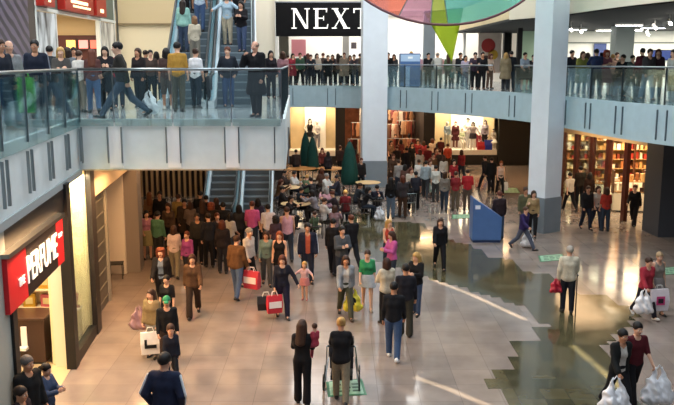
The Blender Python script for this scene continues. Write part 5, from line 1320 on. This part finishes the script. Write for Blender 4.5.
# upper walkway in front of NEXT
nx = [(281, 46, '#4a4048', 'smoke grey coat', 'f', 10), (288, 47.5, '#1e1c22', 'black jacket', 'm', 180), (293, 45.4, '#b03040', 'red top', 'f', 15), (300, 45.0, '#3a5a44', 'bottle green jacket', 'm', 20), (305, 46, '#18161c', 'jet black coat', 'f', 190),
      (311, 44.8, '#20242e', 'midnight blue jacket', 'm', 0), (317, 44.6, '#c8b4a0', 'cream coat', 'f', 10), (323, 46.5, '#4a3a34', 'brown jacket', 'm', 170), (328, 45.2, '#17171b', 'black pullover', 'm', 10), (333, 45.0, '#2a2026', 'plum jacket', 'f', 350), (338, 46.2, '#6a5048', 'tan jacket', 'f', 185),
      (344, 44.8, '#8a7a6a', 'beige jacket', 'm', 15), (350, 45.4, '#23232b', 'graphite coat', 'f', 5), (355, 44.7, '#3a3038', 'dark mauve jacket', 'm', 340), (360, 45.8, '#5a4a3c', 'khaki jacket', 'm', 190), (308, 48, '#7a5a5a', 'rose brown top', 'f', 180), (341, 48, '#30343c', 'slate jacket', 'm', 170)]
for i, (x, Y, c, nm, sx, fc) in enumerate(nx):
    U(x, Y, 1.66 + .05 * (i % 4), sx, fc, ('stand', 'rail', 'easy', 'stroll')[i % 4], ('jacket', 'long', 'coat')[i % 3] + c, 'jeans' + (BLK, DJN, '#2a2a30')[i % 3], ('long' if sx == 'f' else 'short') + (HK, HB, HD, HR)[i % 4],
      'person in %s on the walkway in front of the black NEXT sign' % nm)
mid = [(388, 43.2, 1.78, 'm', 10, 'stand', 'jacket#17171b', 'jeans' + BLK, 'short' + HK, 'man in black left of the upper blue kiosk'), (394, 43.8, 1.70, 'f', 350, 'stand', 'jacket#3a3a40', 'jeans' + BLK, 'bob' + HK, 'woman in dark grey jacket close left of upper blue kiosk'),
       (411, 43.0, 1.84, 'f', 170, 'stand', 'long#6a5a54', 'jeans' + BLK, 'bob' + HY, 'blonde person looking over the upper blue kiosk'), (419, 42.6, 1.72, 'f', 190, 'stand', 'tee#d09aa4', 'jeans#5a5a62', 'short' + HR, 'woman in pink top right of the upper blue kiosk'),
       (428, 42.8, 1.76, 'm', 15, 'stand', 'jacket#1a191d', 'jeans' + BLK, 'short' + HK, 'man in black between pink top and pale shirt upstairs'), (438, 40.4, 1.78, 'm', 185, 'rail', 'long#b8b4ac', 'jeans#7a7466', 'bald#8a847c', 'stout man in pale shirt leaning by the curved balustrade'),
       (452, 40.4, 1.0, 'c', 20, 'stand', 'long#2a6a70', 'jeans' + DJN, 'short' + HB, 'child in teal top at the curved balustrade'), (460, 39.8, 1.74, 'm', 20, 'stand', 'jacket#1a1b22', 'jeans#2a2a30', 'short' + HK, 'dark haired man in black behind the child in teal'),
       (465, 38.9, 1.60, 'f', 10, 'stand', 'tee#a89ab0', 'jeans#8a8088', 'bob' + HD, 'woman in lilac top at the curved balustrade'), (475, 38.6, 1.76, 'm', 350, 'rail', 'jacket#3a2a3c', 'jeans' + BLK, 'short' + HK, 'man in aubergine jacket leaning on the curved balustrade'),
       (482, 38.2, 1.76, 'm', 10, 'stand', 'jacket#151418', 'jeans' + BLK, 'short' + HD, 'man in black coat right of the aubergine jacket'), (448, 42.5, 1.7, 'f', 180, 'stand', 'long#5a6a4a', 'jeans' + BLK, 'long' + HB, 'woman in olive top below the lime cone'),
       (490, 40, 1.70, 'f', 30, 'stand', 'tee#c8a890', 'jeans#6a5040', 'curly' + HR, 'curly haired woman in peach top before the disc poster'), (505.5, 37.6, 1.72, 'f', 160, 'stand', 'coat#8a7a5c', 'jeans#2a2c34', 'bob' + HY, 'blonde woman in khaki coat left of the dark doorway'),
       (511, 38.2, 1.80, 'm', 185, 'stand', 'jacket#1c2028', 'jeans#2c3a4a', 'short' + HK, 'tall man in dark jacket next to the khaki coat'), (524.5, 36.6, 1.72, 'f', 10, 'easy', 'tee#8fa0b4', 'skirt#1d1c22', 'short' + HK, 'woman in grey blue top and black skirt left of right column'),
       (533, 37.2, 1.62, 'm', 340, 'stand', 'long#2a2528', 'jeans' + BLK, 'short' + HK, 'short man in charcoal close left of right column')]
for m_ in mid: U(*m_)
rt = [(571, 32.5, 1.76, 'm', 20, 'stand', 'jacket#1c2230', 'jeans#20283a', 'short' + HK, 'man in dark navy coat just right of the right column'), (582, 31.3, 1.70, 'f', 5, 'stand', 'coat#7c7c30', 'jeans' + BLK, 'bob' + HB, 'woman in olive yellow coat at the right balustrade'),
      (596.5, 30.6, 1.80, 'm', 175, 'rail', 'jacket#25305a', 'jeans#1e2230', 'short' + HK, 'man in royal navy jacket at the right balustrade'), (605.5, 31.0, 1.76, 'f', 10, 'hold', 'tee#8a4a58', 'skirt#9a5a68', 'curly#8a3420', 'red haired woman in rose dress beside the royal navy jacket'),
      (612, 32.5, 1.6, 'f', 190, 'stand', 'tee#d8a890', 'jeans#5a4a44', 'short' + HY, 'woman in peach top behind the rose dress'), (622.5, 30.4, 1.76, 'm', 320, 'perch', 'jacket#17161a', 'jeans#4a5264', 'short' + HK, 'man in black jacket with legs bent before grey pillar'),
      (631, 29.8, 1.56, 'f', 30, 'stroll', 'jacket#4c5a54', 'jeans#4a5a5c', 'short' + HK, 'woman in grey green jacket right of the bent legged man'), (641.5, 28.8, 1.78, 'm', 190, 'stand', 'jacket#571c26', 'jeans' + BLK, 'short' + HK, 'man in burgundy jacket at the right balustrade'),
      (648, 27.8, 1.76, 'f', 10, 'stroll', 'jacket#3a3436', 'jeans#7a96b0', 'short' + HD, 'person in dark jacket and pale blue jeans at the right balustrade'), (657, 27.6, 1.74, 'f', 345, 'stand', 'jacket#3c2028', 'jeans#2a2428', 'bob' + HR, 'woman in maroon jacket towards the right edge upstairs'),
      (672.5, 26.4, 1.70, 'f', 300, 'stand', 'long#b0b4ac', 'jeans#7a8078', 'bob' + HD, 'woman in pale grey top cut by the right edge upstairs'), (587, 36, 1.7, 'f', 190, 'stand', 'long#3a4a4a', 'jeans' + BLK, 'long' + HD, 'woman in dark teal top farther back by the pale wall'),
      (616, 36.5, 1.72, 'm', 20, 'stand', 'long#5a4a3a', 'jeans' + BLK, 'short' + HB, 'man in brown top farther back by the grey pillar')]
for m_ in rt: U(*m_)
# ---- mannequins in the windows
def mannequin(x, Y, z, H, face, pose, top, bot, label, sex='f', hair=None):
    o, h = person((X_at(x, Y, z + .9), Y, z), H, sex, face, pose, top, bot, hair or 'cap#f0ece4', label, sk='#efe9e0', shoe='#e8e4dc', cat='mannequin')
    o.name = 'mannequin'
mannequin(447, 51.0, .92, 1.72, 10, 'easy', 'long#7a8a94', 'jeans#b0a890', 'left mannequin in grey blue top on the beige window wall', hair='short#d8d0c4')
mannequin(455.5, 51.0, .92, 1.72, 350, 'stand', 'coat#5a2228', 'jeans#8a5a50', 'second mannequin in wine red coat on the beige window wall', hair='short#6a3028')
mannequin(467.5, 51.0, .92, 1.95, 15, 'hips', 'tee#f0f0f0', 'jeans#d8d8dc', 'tall white mannequin with hat in the white window', hair='cap#2a2a30')
mannequin(473, 50.3, .92, 1.75, 345, 'raise', 'tee#c8c0cc', 'miniskirt#4a4450', 'mannequin in lilac grey top and dark skirt in white window', hair='bob#3a3038')
mannequin(479, 51.05, .92, 1.66, 10, 'easy', 'tee#e4e0e4', 'jeans#a83a48', 'mannequin with red trousers in the white window', hair='cap#d8d8e0')
mannequin(485, 50.45, .92, 1.85, 340, 'stand', 'long#b8b0c4', 'jeans#2c2c34', 'mannequin in pale violet top at the right of white window', hair='bob#50464c')
mannequin(493.5, 50.4, .92, 1.45, 0, 'perch', 'tee#efe8da', 'skirt#f0eadc', 'seated mannequin in cream with dark hat at window end', hair='cap#26221e')
mannequin(462, 50.6, .92, 1.45, 20, 'perch', 'tee#cfe0b0', 'jeans#e8e0d0', 'seated mannequin in pale green at the white window left', hair='short#c8b890')
mannequin(310, 50.9, .92, 1.9, 0, 'hips', 'tank#1a1a1e', 'miniskirt#222226', 'mannequin in black dress in the left white window', hair='bob#1a1614')
mannequin(317, 50.9, .92, 1.8, 20, 'easy', 'tee#e8e4e8', 'jeans#8a8a94', 'mannequin in white top in the left white window', hair='cap#d8d4d8')
for x, w, h, c, lb in ((481, .34, .5, '#b8202c', 'red shop bag standing on the white window ledge'), (488.5, .36, .62, '#2438a8', 'blue shop bag standing on the white window ledge')):
    b = carrier(Vector((X_at(x, 50.2, 1.2), 50.2, .92 + h + .1)), w * 1.5, h, .25, c, lb)
# ---- bags in hands
V3 = Vector
def low(p, dz=0, dx=0, dy=0): return V3((p.x + dx, p.y + dy, p.z + dz))
yb = plastic(low(hy['L']), .46, .54, .26, '#dccb3e', 'yellow plastic bag with black print carried by the woman in grey cardigan', 1)
pr = MB(); pr.lathe([(.085, -.006), (.085, .006)], n=20); po = pr.build('print', M_BLACK, yb); po.matrix_local = Matrix.Translation((0, -.13, .26)) @ Matrix.Rotation(R(84), 4, 'X') @ Matrix.Diagonal((1, 1.2, 1, 1))
carrier(low(hr1['R'], 0), .40, .46, .18, '#b82a3a', 'red and white carrier held by the woman in navy black', '#e8e0e0', R(20))
carrier(low(hr1['R'], -.05, -.22, .1), .46, .36, .2, '#17161a', 'black bag held beside the red carrier', None, R(10))
carrier(low(hr2['R'], .05, .1, -.05), .50, .50, .2, '#c03848', 'large red and white carrier held by man in brown jacket', '#ecdede', R(-30))
carrier(low(hb1['R'], .05, .2, -.2), .42, .50, .14, '#e6e4e0', 'white carrier with black tick held by woman in tan jacket', None, R(15), 'tick')
plastic(low(hb1['R'], .42, -.1, .12), .38, .46, .26, '#8a6a70', 'dull pink rucksack hanging behind the tan jacket', 3)
plastic(low(hc['L'], .08, -.05), .36, .34, .16, '#a81e34', 'red bag in the left hand of the man in cream jacket', 4)
plastic(low(hw1['R'], .05, -.08), .44, .56, .26, '#e4e2e4', 'white plastic bag carried by the woman in red jacket', 5)
carrier(low(hw2['R'], .1, .1, -.12), .50, .56, .2, '#ddd2d8', 'white carrier with pink square carried beside red jacket', None, R(8), 'square')
plastic(low(hw3['R'], .02, -.06), .56, .66, .32, '#dcdde2', 'white plastic bag carried by the person in open black jacket', 6)
plastic(low(hw4['L'], .06, .08), .56, .66, .32, '#e0e1e6', 'white plastic bag carried by the man in dark red top', 7)
plastic(low(hw5['L'], 0, .12), .40, .56, .24, '#e2e2e4', 'white plastic bag carried by the purple jacket', 8)
carrier(low(hg['R'], 0, .1, -.1), .44, .44, .16, '#7f9a90', 'pale green carrier held by the grey blue shirt', '#e0e4e0', R(10))
carrier(low(hw6['L']), .34, .4, .14, '#dcd6cc', 'small white carrier held by the red haired woman')
carrier(low(hgn['L'], .3, .05, -.1), .34, .72, .16, '#4fb83a', 'lime green bag hanging beside balding man upstairs', '#3a9a2c')
plastic(V3((X_at(148, 19.2, UP + .5), 19.3, UP + .62)), .42, .5, .22, '#d5dbe0', 'white bag standing on the balcony floor behind striding man', 9)
plastic(V3((X_at(383, 29.5, .4), P(383, 220).y, .56)), .4, .5, .25, '#c8ccd4', 'pale plastic bag on the floor by the steel chairs', 10)
# walking stick
st = empty('walking_stick', (hc['R'].x + .1, hc['R'].y, 0), 0, 'thin brown walking stick in the hand of man in cream jacket', 'stick')
zt = hc['R'].z
MB().tube([(0, 0, .03), (0, 0, zt)], .017, 8).build('shaft', mat('#3a2416', .4), st); MB().tube([(0, .06, zt), (0, 0, zt + .02), (0, -.08, zt)], .015, 8).build('grip', M_BLACK, st); MB().lathe([(.016, 0), (.014, .04)], n=8).build('tip', M_BLACK, st)
# pushchair ahead of the blonde woman
pc = empty('pushchair', (sp.x + .02, sp.y + .78, 0), R(-2), 'black pushchair being pushed away by the blonde woman', 'pushchair')
for s in (-1, 1):
    for yy, r in ((-.22, .16), (.42, .13)):
        w = MB(); w.tube([(s * .35, yy + r * math.cos(R(a)), r + .005 + r * .92 * math.sin(R(a))) for a in range(0, 361, 20)], .02, 6, False)
        for a in range(0, 360, 60): w.tube([(s * .35, yy, r), (s * .35, yy + r * .9 * math.cos(R(a)), r + r * .9 * math.sin(R(a)))], .005, 4)
        w.build('wheel', mat('#18181a', .6), pc)
    MB().tube([(s * .32, .42, .15), (s * .30, -.1, .6), (s * .27, -.5, 1.02)], .013, 6).build('side_frame', M_STEEL, pc)
    MB().tube([(s * .33, -.22, .17), (s * .27, .1, .55)], .012, 6).build('strut', M_STEEL, pc)
MB().tube([(-.26, -.5, 1.02), (.26, -.5, 1.02)], .02, 8).build('handle', M_BLACK, pc)
sb = MB(); sb.add([(x, y, z) for x in (-.23, .23) for y, z in ((-.2, .9), (-.12, .42), (.32, .40), (.32, .46), (-.06, .5), (-.14, .92))], [(0, 1, 2, 3, 4, 5), (11, 10, 9, 8, 7, 6)] + [(i, 6 + i, 6 + (i + 1) % 6, (i + 1) % 6) for i in range(6)])
sb.build('seat', mat('#22222a', .8), pc)
hd = MB(); hd.add([(x, .02 + .36 * math.cos(R(a)) - .1, .72 + .34 * math.sin(R(a))) for x in (-.24, .24) for a in range(20, 171, 15)], [(i, i + 1, 11 + i + 1, 11 + i) for i in range(10)])
ho = hd.build('hood', mat('#1b1b22', .8), pc); so = ho.modifiers.new('thick', 'SOLIDIFY'); so.thickness = .012
MB().box(-.22, .22, -.2, .3, .2, .3).build('basket', M_DARK, pc)
# ================================================================ light
def area(name, loc, sx, sy, power, col, rot=(0, 0, 0), spread=None):
    l = bpy.data.lights.new(name, 'AREA'); l.shape = 'RECTANGLE'; l.size = sx; l.size_y = sy; l.energy = power; l.color = col
    if spread: l.spread = R(spread)
    o = bpy.data.objects.new(name, l); COL.objects.link(o); o.location = loc; o.rotation_euler = rot; return o
COOL, WRM, NEU = (.86, .94, 1.0), (1.0, .72, .42), (1.0, .92, .8)
# roof lights over the atrium, plus added fills
for x in (-1.5, 3.5, 8.0): area('roof_and_fill_light', (x, 25, 13.9), 2.2, 26, 900, COOL)
area('roof_and_fill_light', (1, 7, 13.9), 12, 7, 850, COOL)  # unseen fill added on the camera side to brighten the column faces
area('roof_and_fill_light', (2, 34, 13.9), 11, 3, 600, COOL)  # added fill that lifts the far fascia
# shops, ground floor
area('shop_light', (-7.4, 14.9, 3.8), 2.5, 4.5, 250, (1, .88, .68))
area('shop_light', (fx(17.25) - .2, 17.25, 3.85), .3, 1.7, 260, (1, .78, .48))
area('shop_light', (-1.5, 50.6, 3.85), 2.6, .9, 120, (1, .78, .5))
area('shop_light', (3, 53, 3.85), 4.4, 5, 380, (1, .7, .42))
area('shop_light', (8.1, 50.6, 3.85), 3.8, .9, 210, (1, .8, .52))
q = rp(.5, 1.8); area('shop_light', (13.3, 35.2, 3.85), 4.0, 7.5, 620, (1, .78, .5))
area('shop_light', (13.8, 38.4, 3.85), 4.5, .5, 130, (1, .8, .54), (R(20), 0, 0))
# soffit lights and added warm fills
for x in (-5.0, -3.6, -2.2):
    for y, e in ((19.4, 34), (21.6, 18), (25, 7), (28, 7)): area('soffit_and_fill_light', (x, y, 3.94), .7, .7, e * .8, (1, .56, .26))
for x, y in ((-3, 47), (1, 47), (5, 46), (9, 44), (10.6, 41)): area('soffit_and_fill_light', (x, y, 3.94), 1.4, 1.4, 95, (1, .62, .32))
area('soffit_and_fill_light', (10.3, 33.0, 3.94), 1.6, 5, 85, (1, .64, .34))
area('soffit_and_fill_light', (-8, 36.2, 3.94), 5, .4, 40, (1, .75, .5))  # added warm fill to brighten the slatted screen
for y, e in ((14, 190), (18.6, 190), (23.5, 45)): area('soffit_and_fill_light', (fx(y) + .45, y, 3.8), .25, 3.5, e, (1, .55, .24), (0, R(-18), 0))  # added warm wash, no real fitting, tints the floor by the left shops
# upper floor
area('roof_and_fill_light', (0, 46.3, 13.5), 10, 3, 700, (1, .97, .92))  # added fill for the NEXT sign front and the walkway
area('shop_light', (3.5, 51.5, 9.3), 13, 4, 620, (1, .95, .88))
area('shop_light', (19, 43, 8.05), 12, 4, 1100, (1, .97, .88))
area('shop_light', (14, 34, 8.05), 5, 6, 160, (1, .95, .88))
area('shop_light', (-11.6, 30, 8.2), 3, 7, 380, (1, .84, .62))
area('roof_and_fill_light', (-8.2, 26, 13.0), 2, 14, 800, (1, .95, .86))
area('roof_and_fill_light', (-8.5, 15, 13.0), 3, 8, 700, COOL)  # unseen fill added to lift the left balcony
sun = bpy.data.lights.new('sun', 'SUN'); sun.energy = 22; sun.color = (1, .86, .62); sun.angle = R(.6)
so_ = bpy.data.objects.new('sun', sun); COL.objects.link(so_); so_.rotation_euler = SUN.to_track_quat('-Z', 'Y').to_euler()
w = bpy.data.worlds.new('world'); SC.world = w; w.use_nodes = True
bg = w.node_tree.nodes['Background']; bg.inputs[0].default_value = (.75, .85, 1, 1); bg.inputs[1].default_value = .16
# ================================================================ camera
cd = bpy.data.cameras.new('camera'); cam = bpy.data.objects.new('camera', cd); COL.objects.link(cam)
cam.location = (0, 0, CAM_H); cam.rotation_euler = (R(90) - PITCH, 0, 0)
cd.sensor_width = 36; cd.lens = 36 * F_PX / 674; cd.clip_end = 300; cd.clip_start = .1
SC.camera = cam
vs = SC.view_settings; vs.view_transform = 'Standard'; vs.look = 'None'; vs.gamma = 1; vs.use_curve_mapping = False; vs.exposure = 0.24
SC.cycles.use_denoising = True; SC.cycles.max_bounces = 8; SC.cycles.transparent_max_bounces = 16
